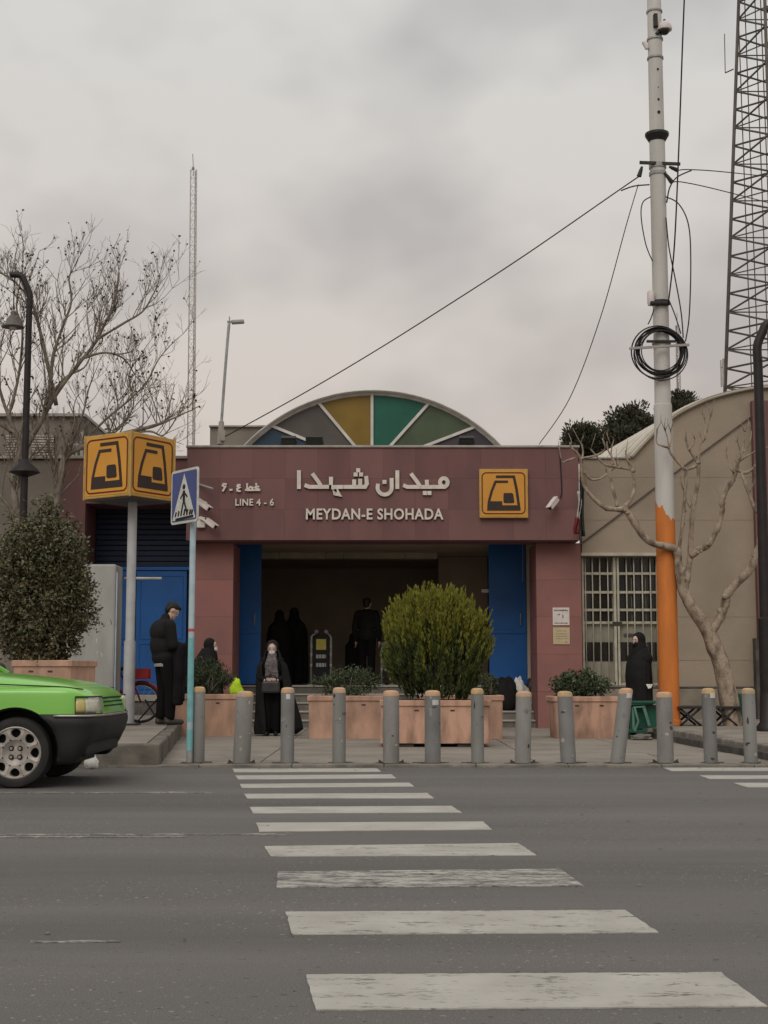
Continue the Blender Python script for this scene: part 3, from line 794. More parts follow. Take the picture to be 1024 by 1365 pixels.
tag(put('camera_junction_box', MB().box(PX(263, 698, YF), PX(274, 698, YF), YF-.09, YF-.002, PZ(704, YF), PZ(690, YF)), 'cctv', bev=.008), 'small white junction box on the fascia under the left cameras', 'junction box')
tag(put('fascia_bracket_arm', MB().tube([P(264, 645, YF-.02), P(284, 651.5, YF-.3)], .018, 7), 'galv'), 'thin pale metal arm sticking out of the fascia above the left cameras', 'bracket')
tag(put('camera_cable', MB().tube(spline([P(746, 597, YF-.012), P(748, 630, YF-.012), P(749, 655, YF-.012), P(747, 664, YF-.03)], 5), .011, 6), 'cable', smooth=True), 'thin black cable running down the fascia to the right camera', 'cable')
def notice(p, y0, y1, keyp, label, kind):
    a, b = P(p[0], y1, YP), P(p[1], y0, YP)
    r_ = root('notice', (a.x, YP, a.z), label, 'notice')
    put('board', MB().box(a.x, b.x, YP-.014, YP-.001, a.z, b.z), keyp, r_, bev=.003)
    rows = [(.84, .1, .9, .10), (.62, .3, .42, .12), (.5, .58, .66, .2), (.12, .1, .9, .07)] if kind else [(.8, .2, .8, .03), (.62, .15, .85, .03), (.48, .15, .85, .03), (.34, .15, .85, .03), (.14, .7, .85, .05)]
    for v, u0, u1, h in rows:
        u = u0
        while u < u1:
            w_ = random.uniform(.04, .11); e_ = min(u+w_, u1)
            put('print_mark', MB().box(lerp(a.x, b.x, u), lerp(a.x, b.x, e_), YP-.0165, YP-.0142, lerp(a.z, b.z, v-h/2*random.uniform(.6, 1)), lerp(a.z, b.z, v+h/2*random.uniform(.6, 1))), 'ink', r_)
            u = e_ + .03
notice((737, 759), 810, 833.5, 'paper', 'white printed notice on the right pillar', True)
notice((737.5, 759.5), 836.5, 859, 'paper_y', 'cream printed notice below the white one on the right pillar', False)
fl = root('flag', P(776, 640, YF-.25), 'furled green white and red flag hanging at the right end of the fascia', 'flag')
put('flag_pole', MB().tube([P(777, 592, YF+.1), P(774, 726, YF-.4)], .014, 7), 'darkmetal', fl)
def flagstrip(x0, x1, y0, y1, key, ph):
    mb = MB(); n = 8; k = 6
    for i in range(n+1):
        for j in range(k+1):
            v = i/n; u = j/k
            p = P(lerp(x0, x1, u) + 1.2*sin(v*5+ph), lerp(y0, y1, v), YF-.3 + .05*sin(u*9+v*3+ph))
            mb.v.append(tuple(p))
    for i in range(n):
        for j in range(k):
            q = i*(k+1)+j; mb.f.append((q, q+1, q+k+2, q+k+1)); mb.m.append(0)
    o = put('flag_band', mb, key, fl, smooth=True); s_ = o.modifiers.new('t', 'SOLIDIFY'); s_.thickness = .008
flagstrip(770, 774, 655, 692, 'flag_white', 0); flagstrip(766, 772, 690, 712, 'flag_red', 1); flagstrip(774, 779, 640, 715, 'flag_green', 2)

# ================================================================== HALL AT THE RIGHT (barrel vault)
YR = 26.25
hall = root('vaulted_hall', (PX(900, 900, YR), YR, 0), 'beige plastered hall with a vaulted ribbed roof at the right', 'building')
arch_px = [(842, 609), (857, 592), (872, 577), (888, 563), (905, 550.5), (930, 537.5), (960, 526.5), (1000, 517.5), (1030, 515), (1065, 516), (1110, 524), (1160, 542), (1210, 575), (1235, 609)]
outl = [(776, 612)] + arch_px + [(1300, 612), (1300, 975), (776, 975), (776, 915), (879, 915), (879, 741), (776, 741)]
q = [P(a, b, YR) for a, b in outl]
for k_ in (len(outl)-5, len(outl)-6): q[k_].z = 0
put('facade', MB().prism([(p.x, p.z) for p in q], XZ(YR), 0, .35), 'beige', hall)
for py in (636, 693, 822, 880):                # shallow plaster joints
    put('plaster_joint', MB().box(PX(880 if py > 741 else 777, py, YR), PX(1007, py, YR), YR-.004, YR+.01, PZ(py+.35, YR), PZ(py-.35, YR)), 'beige_joint', hall)
rim = spline([P(a, b, YR-.06) for a, b in arch_px], 4)
put('arch_rim', MB().tube(rim, .035, 8), 'ribroof', hall, smooth=True)
vb = MB(); n = len(rim)
for Y_ in (YR-.1, 37):
    for p in rim: vb.v.append((p.x - .12*(Y_-YR), Y_, p.z+.03))
for i in range(n-1): vb.f.append((i, i+1, n+i+1, n+i)); vb.m.append(0)
o = put('vault_roof', vb, 'ribroof', hall, smooth=True)
for k in range(28):
    y = YR + .25 + k*.34
    put('roof_rib', MB().tube([(p.x - .12*(y-YR), y, p.z+.045) for p in rim[:36:2]], .03, 6), 'white_arch' if k % 2 else 'ribroof', hall, smooth=True)
put('wall_coping', MB().box(PX(776, 612, YR), PX(843, 612, YR), YR-.04, YR+.4, PZ(612, YR)+.003, PZ(609.5, YR)), 'coping', hall, bev=.008)
a = PX(776, 900, YR)
put('plinth', MB().box(a, PX(1300, 900, YR), YR-.06, YR-.003, 0, PZ(918.5, YR)), 'beige_plinth', hall, bev=.012)
put('plinth_groove', MB().box(a, PX(1300, 900, YR), YR-.02, YR-.003, PZ(918.4, YR), PZ(915.3, YR)), 'kerb_dark', hall)
# wall cable running up across the plaster
put('wall_cable', MB().tube([P(773, 726, YR-.03), P(880, 645, YR-.03), P(1005, 553, YR-.03)], .013, 6), mat('wallcable', (.10, .082, .066)), hall)
# right end: red granite pier above dark stone
put('red_pier', MB().box(PX(1007, 700, YR-.12), PX(1310, 700, YR-.12), YR-.16, YR-.005, PZ(850, YR), PZ(536, YR)), 'gran1', hall)
put('dark_base', MB().box(PX(1007, 900, YR-.12), PX(1310, 900, YR-.12), YR-.2, YR-.005, 0, PZ(851, YR)), 'kerb_dark', hall)
# gate: pale steel double gate, bars before dark panes
gx0, gx1, gz0, gz1 = PX(776.5, 830, YR), PX(878.5, 830, YR), PZ(914.5, YR), PZ(741.5, YR)
gt = root('barred_gate', (gx0, YR+.1, gz0), 'pale steel double gate with vertical bars in the beige hall wall', 'gate')
put('gate_back', MB().box(gx0, gx1, YR+.22, YR+.26, gz0, gz1), 'gate_panel', gt)
put('head_beam', MB().box(gx0-.01, gx1+.06, YR-.05, YR+.2, gz1+.003, gz1+.06), 'gate', gt, bev=.006)
bars_y = YR + .12
rows = [742.5, 763, 766, 787, 790, 810, 814, 828, 832, 855, 881, 913]
def gz(py): return PZ(py, YR+.15)
def gx(px): return PX(px, 830, YR+.15)
dark_rows = [(744, 762), (767, 788), (791, 811), (815, 828), (856, 881)]
for r0, r1 in dark_rows:
    for c0, c1 in ((778, 800), (801, 817), (826, 843), (844, 862), (863, 877)):
        put('pane', MB().box(gx(c0), gx(c1), YR+.205, YR+.218, gz(r1), gz(r0)), 'glass_dark', gt)
for r in (764.5, 789.5, 813, 830, 912):
    put('crossbar', MB().box(gx(776.5), gx(878), bars_y+.03, bars_y+.06, gz(r+1.6), gz(r-1.6)), 'gate', gt)
for c in (781, 790.5, 800.5, 811, 836, 846, 857, 868):
    put('gate_bar', MB().cyl((gx(c), bars_y, gz(913)), (gx(c), bars_y, gz(743)), .011, .011, 8), 'gate', gt, smooth=True)
for c, wd in ((777.5, .04), (820, .05), (824.5, .04), (877, .04)):
    put('stile', MB().box(gx(c)-wd/2, gx(c)+wd/2, bars_y-.015, bars_y+.07, gz(914), gz(742.5)), 'gate', gt, bev=.005)
put('latch', MB().box(gx(816), gx(829), bars_y-.03, bars_y-.016, gz(834), gz(829)), 'rustplate', gt)
put('name_plate', MB().box(gx(832), gx(854), YR+.19, YR+.2, gz(848), gz(844.5)), 'ink', gt)

# ================================================================== THINGS BEHIND
bb = root('rear_building', (PX(20, 600, 42), 42, 0), 'grey concrete building with slatted vents behind the left wing', 'building')
put('wall', MB().box(PX(-160, 600, 42), PX(112, 600, 42), 42, 50, 0, PZ(556, 42)), 'concrete', bb)
put('roof_edge', MB().box(PX(-162, 600, 42), PX(114, 600, 42), 41.85, 50.1, PZ(556, 42)+.003, PZ(552, 42)), 'coping', bb)
put('stair_box', MB().box(PX(100, 600, 42), PX(118, 600, 42), 41.4, 41.99, 0, PZ(562, 42)), 'kerb_dark', bb)
def louvre(p0, p1, y0, y1, n):
    f = put('vent', MB().box(PX(p0, 600, 42), PX(p1, 600, 42), 41.96, 41.995, PZ(y1, 42), PZ(y0, 42)), 'black', bb)
    for k in range(n):
        z0, z1 = lerp(PZ(y1, 42), PZ(y0, 42), (k+.18)/n), lerp(PZ(y1, 42), PZ(y0, 42), (k+.86)/n)
        put('slat', MB().box(PX(p0+.6, 600, 42), PX(p1-.6, 600, 42), 41.9, 41.957, z0, z1), 'louvre', f)
louvre(42, 73, 580, 611, 9); louvre(8, 26, 580, 611, 9); louvre(-45, -15, 580, 611, 9)
rl = root('roof_railing', (PX(100, 605, 27), 27, wz1+.06), 'short pale metal railing on the left wing roof', 'railing')
for c in (92, 97, 102, 109):
    put('post', MB().cyl((PX(c, 600, 27), 27, wz1+.061), (PX(c, 600, 27), 27, PZ(590, 27) + (.25 if c == 109 else 0)), .018 if c != 109 else .03, None, 8), 'louvre', rl)
put('rail', MB().cyl((PX(91, 600, 27), 27, PZ(593, 27)), (PX(111, 600, 27), 27, PZ(593, 27)), .018, None, 8), 'louvre', rl)
rb = root('roof_block', (PX(320, 580, 34), 34, 0), 'plain grey rooftop block behind the left of the fascia', 'roof block')
put('wall', MB().box(PX(280, 580, 34), PX(366, 580, 34), 34, 37, fz0+.4, PZ(569.5, 34)), 'concrete', rb)
put('parapet', MB().box(PX(279, 580, 34), PX(367, 580, 34), 33.92, 37.05, PZ(569.5, 34)+.002, PZ(567.5, 34)), 'coping', rb)

# slim roof lamp
YL = 27.2
lp = root('roof_lamp', P(293, 594, YL), 'slim bent pole with a small lamp head on the station roof', 'lamp')
put('pole', MB().tube(spline([P(293, 594, YL), P(295.5, 560, YL), P(299, 510, YL), P(302.5, 465, YL), P(305.5, 430, YL)], 4), [.045]*4 + [.028]*13, 8), 'galv', lp, smooth=True)
put('clamp', MB().cyl(P(294, 592, YL-.05), P(295.2, 562, YL-.05), .07, .05, 10).box(*(lambda a, b: (a.x, b.x, YL-.16, YL-.04, b.z, a.z))(P(295, 575, YL), P(301, 589, YL))), 'louvre', lp)
put('lamp_head', MB().obox(P(317, 429, YL), (1, 0, .06), (0, 1, 0), (-.06, 0, 1), .125, .07, .035), 'galv', lp, bev=.02)
put('lamp_arm', MB().tube([P(303, 428.5, YL), P(310, 429, YL)], .02, 7).tube([P(306, 422, YL), P(306, 432, YL)], .012, 6), 'galv', lp)

# ================================================================== LATTICE MASTS
def lattice(name, base, legs0, legs1, z0, z1, n, rleg, rbr, key, label, pattern='k', extra=None):
    """legs0/legs1: xy of the legs at z0 / z1"""
    r_ = root(name, base, label, 'mast')
    k = len(legs0)
    pt = lambda i, t: Vector((lerp(legs0[i][0], legs1[i][0], t), lerp(legs0[i][1], legs1[i][1], t), lerp(z0, z1, t)))
    for i in range(k):
        put('leg', MB().tube([pt(i, 0), pt(i, 1)], [rleg, rleg*.8], 8), key, r_, smooth=True)
    for s_ in range(k):
        i, j = s_, (s_+1) % k
        if k == 2 and s_: break
        mb = MB()
        for a in range(n):
            t0, t1 = a/n, (a+1)/n; tm = (t0+t1)/2
            if pattern == 'k':
                flip = (s_ + a) % 2
                mid = (pt(i, t0) + pt(j, t0)) / 2
                mb.tube([pt(i, t0), pt(j, tm)], rbr*.9, 5); mb.tube([pt(j, tm), pt(i, t1)], rbr*.9, 5)
                mb.tube([pt(i, t0), pt(j, t0)], rbr*.6, 5)
            else:
                mb.tube([pt(i, t0), pt(j, t1)] if a % 2 else [pt(j, t0), pt(i, t1)], rbr, 4); mb.tube([pt(i, t1), pt(j, t1)], rbr, 4)
        put('bracing', mb, key, r_)
    return r_, pt
YT = 60.0
b0, b1 = P(967, 512, YT), P(985, 0, YT)
c0, c1 = P(1022, 512, YT), P(1010, 0, YT)
sl = (b1.x - b0.x) / (b1.z - b0.z); slc = (c1.x - c0.x)/(c1.z - c0.z); zt = b1.z + 9
ext = lambda p, s_, z: p.x + s_*(z - p.z)
lx0, lx1 = ext(b0, sl, 0), ext(b0, sl, zt); mx0, mx1 = ext(c0, slc, 0), ext(c0, slc, zt)
rx0, rx1 = 2*mx0 - lx0 + .7, 2*mx1 - lx1 + .5
tw, tpt = lattice('lattice_tower', ((lx0+rx0)/2, YT, 0), [(lx0, YT), (mx0, YT-2.0), (rx0, YT)], [(lx1, YT), (mx1, YT-.9), (rx1, YT)],
        0, zt, 24, .085, .05, 'towermetal', 'tall brown steel lattice tower rising at the right edge')
put('cable_ladder', (lambda mb: [mb.tube([(x_, YT-.2, 0), (x_ - .25, YT-.2, zt)], .025, 5) for x_ in (mx0-.5, mx0-.2, mx0+.25, mx0+.5)] and mb)(MB()), 'towermetal', tw)
put('whip_antenna', MB().tube([P(966, 45, YT), P(967, 97, YT)], .02, 5).tube([P(967, 97, YT), P(978, 92, YT)], .03, 5), 'towermetal', tw)
put('side_antenna', MB().tube([P(964.5, 478, YT), P(965, 515, YT)], .05, 6).tube([P(961, 480, YT), P(962, 516, YT)], .03, 5).tube([P(961, 490, YT), P(968, 488, YT)], .03, 5), 'mastmetal', tw)
YM = 85.0
p0, p1 = P(257.5, 560, YM), P(258.5, 226, YM)
wd = .26
ms, _ = lattice('guyed_mast', (p0.x, YM, 0), [(p0.x-wd, YM), (p0.x+wd*.8, YM), (p0.x+.05, YM+.35)], [(p1.x-wd*.75, YM), (p1.x+wd*.65, YM), (p1.x+.05, YM+.3)], 0, p1.z, 60, .04, .010, 'mastmetal', 'thin pale lattice mast rising behind the bare tree', 'z')
put('mast_tip', MB().tube([(p1.x, YM, p1.z-.4), P(257, 205, YM)], .025, 5).ell(P(257.5, 224, YM), (.09, .09, .12), 8, 6), 'mastmetal', ms)
YN = 75.0
p0, p1 = P(905.5, 560, YN), P(903, 434, YN)
ms2, _ = lattice('thin_mast', (p0.x, YN, 0), [(p0.x-.12, YN), (p0.x+.12, YN), (p0.x, YN+.2)], [(p1.x-.09, YN), (p1.x+.09, YN), (p1.x, YN+.2)], 0, p1.z, 60, .035, .016, 'mastmetal', 'small lattice mast seen between the orange pole and the tower', 'z')
put('mast_tip', MB().tube([(p1.x, YN, p1.z-.2), (p1.x, YN, p1.z+.7)], .02, 5), 'mastmetal', ms2)

# ================================================================== BIG WHITE AND ORANGE POLE
base = G(893, 967, ZR); YO = base.y
big = root('utility_pole', base, 'tall utility pole painted white above and orange below on the right pavement', 'pole')
def polex(py): return PX(lerp(893, 872, (967-py)/967), py, YO)
def pc(py, dy=0): return Vector((polex(py), YO + dy, PZ(py, YO)))
zp = PZ(672, YO)
# orange coat ends in a ragged brushed edge: outer skin over the white shaft
rr = lambda py: lerp(13.6, 10.3, (967-py)/967)/1900*YO
put('shaft', MB().tube([pc(967), pc(800), pc(540), pc(539), pc(400), pc(182)], [rr(967), rr(800), rr(540), rr(540)*.9, rr(400)*.92, rr(182)*.98], 28), 'white_pole', big, auto=40)
put('upper_shaft', MB().tube([pc(182), pc(90), pc(0), pc(-120)], [rr(182)*.94, rr(90)*.94, rr(0)*.94, rr(-120)*.9], 28), 'white_pole', big, auto=40)
ob = MB(); n = 56
for py in (967, 960, 959, 800):
    for j in range(n):
        a = 2*pi*j/n; c = pc(py); r_ = rr(py)*1.012 + (.018 if py >= 960 else 0)
        ob.v.append((c.x + r_*cos(a), c.y + r_*sin(a), c.z))
for j in range(n):
    a = 2*pi*j/n; c = pc(680); r_ = rr(680)*1.012
    edge = .10*mnoise.noise((cos(a)*1.6+3, sin(a)*1.6, 5)) + .16*(cos(a + .5))*(-1) + .05*mnoise.noise((cos(a)*6, sin(a)*6, 1))
    ob.v.append((c.x + r_*cos(a), c.y + r_*sin(a), c.z + edge))
for i in range(4):
    for j in range(n):
        p, q2 = i*n+j, i*n+(j+1) % n; ob.f.append((p, q2, q2+n, p+n)); ob.m.append(0)
put('orange_coat', ob, 'orange', big, auto=40)
for py, h in ((222, .07), (232, .05), (186, .05), (404, .06), (457, .05), (78, .03), (16, .03), (53, .03)):
    c = pc(py); put('band', MB().cyl((c.x, c.y, c.z-h/2), (c.x, c.y, c.z+h/2), rr(py)*1.08, None, 28), 'galv' if py not in (404, 186) else 'darkmetal', big, auto=40)
c = pc(181); put('flange', MB().lathe([(rr(180)*1.05, -.10), (rr(180)*1.5, .0), (rr(180)*1.5, .04), (rr(180), .05)], c, 28), 'darkmetal', big, auto=30)
for py, r_ in ((96, .018), (136, .018), (153, .026), (120, .008)):
    c = pc(py); put('bolt_hole', MB().cyl((c.x+.015, c.y - rr(py)*.8, c.z), (c.x+.015, c.y - rr(py)*1.02, c.z), r_, None, 12), 'black', big)
# dome camera with its box
dc = root('dome_camera', P(878, 40, YO-.15), 'white dome security camera near the top of the utility pole', 'security camera')
c = P(886, 38, YO-.12)
put('dome_hood', MB().lathe([(.02, .12), (.07, .11), (.11, .06), (.125, -.01), (.12, -.03)], c, 20), 'cctv', dc, auto=40)
put('dome_glass', MB().ell(c - Vector((0,0,.035)), (.085, .085, .075), 16, 8), 'glass_dark', dc, smooth=True)
put('bracket', MB().tube([pc(50, -.12), c + Vector((-.05, 0, -.02))], .03, 8).tube([c + Vector((0,0,.11)), c + Vector((0,0,.16))], .02, 8), 'darkmetal', dc)
a = pc(33); put('terminal_box', MB().box(a.x-.045, a.x+.02, a.y-rr(33)-.06, a.y-rr(33)+.02, PZ(41, YO), PZ(24, YO)), 'darkmetal', dc, bev=.006)
a = pc(62); put('antenna_flap', MB().obox((a.x - .17, a.y-.05, a.z), (1, 0, .5), (0, 1, 0), (-.5, 0, 1), .03, .03, .07), 'cctv', dc, bev=.02)
# brackets and insulators on the pole
c = pc(222)
put('cross_clamp', MB().bar((c.x-.32, YO-.12, PZ(220, YO)), (c.x+.35, YO-.12, PZ(222, YO)), .05, .03), 'darkmetal', big)
for a, b in (((856, 222), (852, 235)), ((892, 222), (904, 227)), ((886, 230), (896, 243))):
    put('insulator', MB().tube([P(*a, YO-.1), P((a[0]*2+b[0])/3, (a[1]*2+b[1])/3, YO-.1), P(*b, YO-.1)], [.018, .03, .04], 8), 'darkmetal', big)
c = pc(402)
jb = put('junction_box', MB().box(PX(864, 400, YO), PX(891, 400, YO), YO-.2, YO-.1, PZ(410, YO), PZ(405, YO)), 'darkmetal', big, bev=.02)
put('meter_cup', MB().lathe([(.05, 0), (.06, .04), (.06, .2), (.045, .24)], P(868, 407, YO-.12), 14), 'cctv', big, auto=40)
# coil of spare cable on its cross bar
cc = P(880, 468, YO-.17)
coil = root('cable_coil', cc, 'coil of spare black cable hung on a cross bar of the utility pole', 'cable coil')
rc = 33.5/1900*YO
for k in range(15):
    r_ = rc + random.uniform(-.075, .05); dx, dz, dy = random.uniform(-.035, .04), random.uniform(-.06, .03), random.uniform(-.05, .05)
    put('cable_turn', MB().tube([(cc.x+dx + r_*cos(a), cc.y+dy, cc.z+dz + r_*1.0*sin(a)) for a in [2*pi*i/40 for i in range(41)]], .0095, 6, cap=False), 'cable', coil, smooth=True)
put('cross_bar', MB().bar(P(839, 464.5, YO-.24), P(919, 459.5, YO-.24), .04, .03), 'mastmetal', coil, bev=.004)
put('cross_bar', MB().bar(P(862, 455, YO-.15), P(901, 455, YO-.15), .04, .03), 'darkmetal', coil, bev=.004)
# cables
def cable(pts, label, r=.012, sub=8, name='overhead_cable'):
    q = spline([P(*p) for p in pts], sub)
    return tag(put(name, MB().tube(q, r, 5), 'cable', smooth=True), label, 'cable', 'cables on the utility pole')
cable([(852, 235, YO-.1), (820, 257, YO+.2), (700, 340, 23), (600, 405, 24), (500, 468, 25), (400, 527, 26), (300, 582, 27.1)], 'long cable sloping from the pole down to the slim roof lamp', .011)
cable([(851, 246, YO-.1), (835, 300, 22), (800, 425, 23), (760, 530, 24.4), (719, 592, 26.2)], 'steep cable from the pole down to the right end of the fascia', .008)
cable([(866, 246, YO-.1), (845, 248, YO), (828, 254, YO+.1)], 'short slack cable end left of the pole bracket', .012)
cable([(914, -40, 20.0), (910, 60, 20.3), (905, 200, 20.7), (899, 330, 21), (891, 405, YO-.15)], 'cable rising straight out of the top of the picture beside the pole', .012)
cable([(904, 227, YO-.1), (920, 226, YO), (975, 230, 24), (1100, 244, 30)], 'upper cable leaving the pole towards the right', .009)
cable([(896, 243, YO-.1), (912, 243, YO), (970, 256, 24), (1100, 290, 30)], 'lower cable leaving the pole towards the right', .009)
cable([(889, 270, YO-.13), (893, 250, YO-.13), (903, 236, YO-.1), (922, 227, YO-.05)], 'short jumper cable curling up the right side of the pole', .012)
cable([(868, 262, YO-.13), (857, 270, YO-.1), (855, 290, YO-.1), (861, 325, YO-.1), (870, 348, YO-.12)], 'loose cable loop hanging left of the pole', .01)
cable([(887, 262, YO-.13), (905, 272, YO-.1), (918, 300, YO-.1), (921, 350, YO-.1), (919, 420, YO-.15), (914, 455, YO-.2)], 'outer loose cable loop hanging right of the pole to the coil', .011)
cable([(888, 290, YO-.13), (892, 330, YO-.13), (900, 370, YO-.12), (908, 415, YO-.15), (911, 450, YO-.2)], 'inner loose cable hanging right of the pole to the coil', .011)
cable([(892, 400, YO-.15), (900, 420, YO-.15), (908, 445, YO-.18)], 'short cable from the junction box to the coil', .01)
cable([(872, 412, YO-.16), (868, 424, YO-.16), (864, 432, YO-.17)], 'short cable from the junction box to the left of the coil', .01)

# ================================================================== STREET LAMPS
def street_lamp(px, ybase, Y, ytop, wpx, arm, label, mirror=1):
    b = P(px, 500, Y); b.z = ZL if px < 500 else ZR
    r_ = root('street_lamp', b, label, 'street lamp', 'dark street lamps')
    w_ = wpx/1900*Y; zt = PZ(ytop, Y)
    put('post', MB().tube([(b.x, Y, b.z), (b.x, Y, b.z+1.6), (b.x, Y, b.z+1.62), (b.x, Y, zt-.55)], [w_*.8, w_*.8, w_*.62, w_*.5], 12), 'lampmetal', r_, auto=40)
    put('foot', MB().lathe([(w_*1.3, 0), (w_*1.3, .06), (w_*.95, .12), (w_*.85, .5), (w_*.75, .55)], b, 14), 'lampmetal', r_, auto=40)
    pts = spline([(b.x, Y, zt-.6), (b.x, Y, zt-.35), (b.x - mirror*.08, Y, zt-.15), (b.x - mirror*.16, Y, zt-.02), (b.x - mirror*arm, Y, zt)], 5)
    put('arm', MB().tube(pts, w_*.5, 10), 'lampmetal', r_, smooth=True)
    sx = b.x - mirror*arm*.8
    put('hanger', MB().tube([(sx, Y, zt), (sx, Y, zt-.62)], .012, 6), 'lampmetal', r_)
    put('lamp_shade', MB().lathe([(.02, .28), (.045, .26), (.05, .2), (.08, .17), (.13, .06), (.19, .0), (.185, -.012)], (sx, Y, zt-.92), 22), 'shade_grey', r_, auto=35)
    put('bulb', MB().ell((sx, Y, zt-.92), (.07, .07, .06), 12, 8), 'signwhite', r_, smooth=True)
    return r_, b, zt, w_
sl_, lb, lzt, lw = street_lamp(36.5, 0, 24.0, 366, 8.5, .34, 'dark street lamp with a hanging bell shade before the bare tree')
put('collar', MB().lathe([(lw*.6, .16), (lw*1.0, .1), (.24, -.02), (.26, -.06), (lw*.8, -.13)], (lb.x, lb.y, PZ(625, 24)), 18, sx=1.0), 'lampmetal', sl_, auto=35)
street_lamp(1011, 0, 20.6, 430, 12.5, .42, 'dark street lamp post at the right picture edge beside the pruned tree', -1)

# ================================================================== METRO SIGN CUBE
mb_ = G(171, 966, ZL); YC = mb_.y
cube = root('metro_sign_cube', mb_, 'yellow metro emblem cube on a grey pole above the left pavement', 'sign')
put('pole', MB().tube([(mb_.x, YC, ZL), (mb_.x, YC, PZ(856, YC)), (mb_.x, YC, PZ(853, YC)), (mb_.x, YC, PZ(664, YC))], [.085, .085, .068, .068], 20), 'metropole', cube, auto=40)
put('base_plate', MB().box(mb_.x-.16, mb_.x+.16, YC-.16, YC+.16, ZL, ZL+.02), 'rustplate', cube, bev=.004)
hd = 59.5/1900*YC; cz0, cz1 = PZ(667.5, YC), PZ(584, YC)
cxm = PX(173, 625, YC)
side_ = hd*sqrt(2)
u1 = Vector((cos(R(-34)), sin(R(-34)), 0)); u2 = Vector((cos(R(56)), sin(R(56)), 0))   # along the left and the right visible faces
cc = Vector((cxm, YC, (cz0+cz1)/2))
put('box', MB().obox(cc, u1, u2, (0,0,1), side_/2, side_/2, (cz1-cz0)/2), 'yellow_rim', cube, bev=.012)
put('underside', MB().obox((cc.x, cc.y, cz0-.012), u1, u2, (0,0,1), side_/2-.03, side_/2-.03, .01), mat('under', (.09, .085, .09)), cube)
H_ = cz1 - cz0
for nx, (org, uu) in enumerate(((cc - u1*side_/2 - u2*side_/2, u1), (cc + u1*side_/2 - u2*side_/2, u2))):
    nn = -u2 if nx == 0 else u1
    fc = put('face', MB().obox(org + uu*side_/2 + nn*.001, uu, nn, (0,0,1), side_/2-.045, .004, H_/2-.04), 'yellow', cube)
    fn = lambda u, v, d, org=org, uu=uu, nn=nn: org + uu*(side_*u) + nn*(.0055 + d) + Vector((0,0,1))*(H_*(v-.5))
    for nm, m_, k in emblem(fn, 0, .004): put(nm, m_, k, fc)
for i, (sx, sy) in enumerate(((-1,-1), (1,-1), (1,1), (-1,1))):
    p = cc + u1*sx*side_/2 + u2*sy*side_/2
    put('corner_trim', MB().cyl((p.x, p.y, cz0-.01), (p.x, p.y, cz1+.01), .016, None, 8), 'yellow_rim', cube)

# ================================================================== CROSSING SIGN
sb = G(252.5, 1018, PZL); YG = sb.y
cs = root('crossing_sign', sb, 'blue pedestrian crossing sign on a turquoise pole at the kerb', 'sign')
segs = [(1018, 1000, 'galv'), (1000, 972, 'turq'), (972, 962, 'paleblue'), (962, 850, 'turq'), (850, 842, 'paleblue'), (842, 838, 'redpaint'), (838, 760, 'paleblue'), (760, 660, 'paleblue')]
def gz2(py): return PZ(py, YG) if py < 1017 else PZL
put('pole', MB().cyl((sb.x, YG, PZL), (sb.x, YG, PZ(640, YG)), .033, None, 16), 'paleblue', cs, auto=40)
for y0, y1, k in segs:
    if k in ('paleblue',): continue
    put('paint_band', MB().cyl((sb.x, YG, gz2(y0)+.001), (sb.x, YG, gz2(y1)-.001), .0345, None, 16), k, cs, auto=40)
put('base_plate', MB().box(sb.x-.09, sb.x+.13, YG-.08, YG+.08, PZL+.002, PZL+.014), 'rustplate', cs, bev=.003)
yaw = R(52); uu = Vector((cos(yaw), -sin(yaw), 0)); nn = Vector((-sin(yaw), -cos(yaw), 0))
pcn = Vector((PX(246, 661, YG-.04), YG-.05, PZ(662, YG)))
W_, H_ = .58, .60
fn0 = lambda u, v, d: pcn + uu*(u*W_) + Vector((0,0,1))*(v*H_) + nn*d
def rrect(w_, h_, r_):
    L_ = []
    for cx_, cy_, a0 in ((w_/2-r_, h_/2-r_, 0), (-w_/2+r_, h_/2-r_, 90), (-w_/2+r_, -h_/2+r_, 180), (w_/2-r_, -h_/2+r_, 270)): L_ += arcpts(cx_, cy_, r_, r_, a0, a0+90, 5)
    return L_
put('plate', MB().prism(rrect(1, 1, .07), fn0, 0, -.014), 'signwhite', cs)
put('blue_field', MB().prism(rrect(.91, .91, .04), fn0, .003, .0005), 'signblue', cs)
put('white_triangle', MB().prism([(0, .42), (.43, -.43), (-.43, -.43)], fn0, .0055, .0032), 'signwhite', cs)
def ink(L_, w_, d): return stroke(MB(), L_, w_, fn0, .0075 + d, .0057)
put('pictogram_head', MB().prism(arcpts(0, .17, .05, .05, 0, 330, 10), fn0, .008, .0058), 'black', cs)
for i, (L_, w_) in enumerate((([(0, .10), (0, -.09)], .085), ([(0, .08), (-.13, -.04)], .035), ([(0, .08), (.13, -.03)], .035), ([(0, -.07), (-.09, -.31)], .045), ([(0, -.07), (.12, -.31)], .045), ([(-.3, -.415), (.36, -.395)], .045))):
    put('pictogram_stroke', ink(L_, w_, i*.0004), 'black', cs)
for i, x_ in enumerate((-.31, -.2, -.09, .03, .14, .25, .33)):
    put('pictogram_stripe', ink([(x_*.95-.02, -.36), (x_*.95 + .02, -.24 - abs(x_)*.12)], .05, i*.0004), 'black', cs)
put('clamp', MB().obox(pcn - nn*.02, uu, nn, (0,0,1), .05, .012, .2), 'galv', cs)

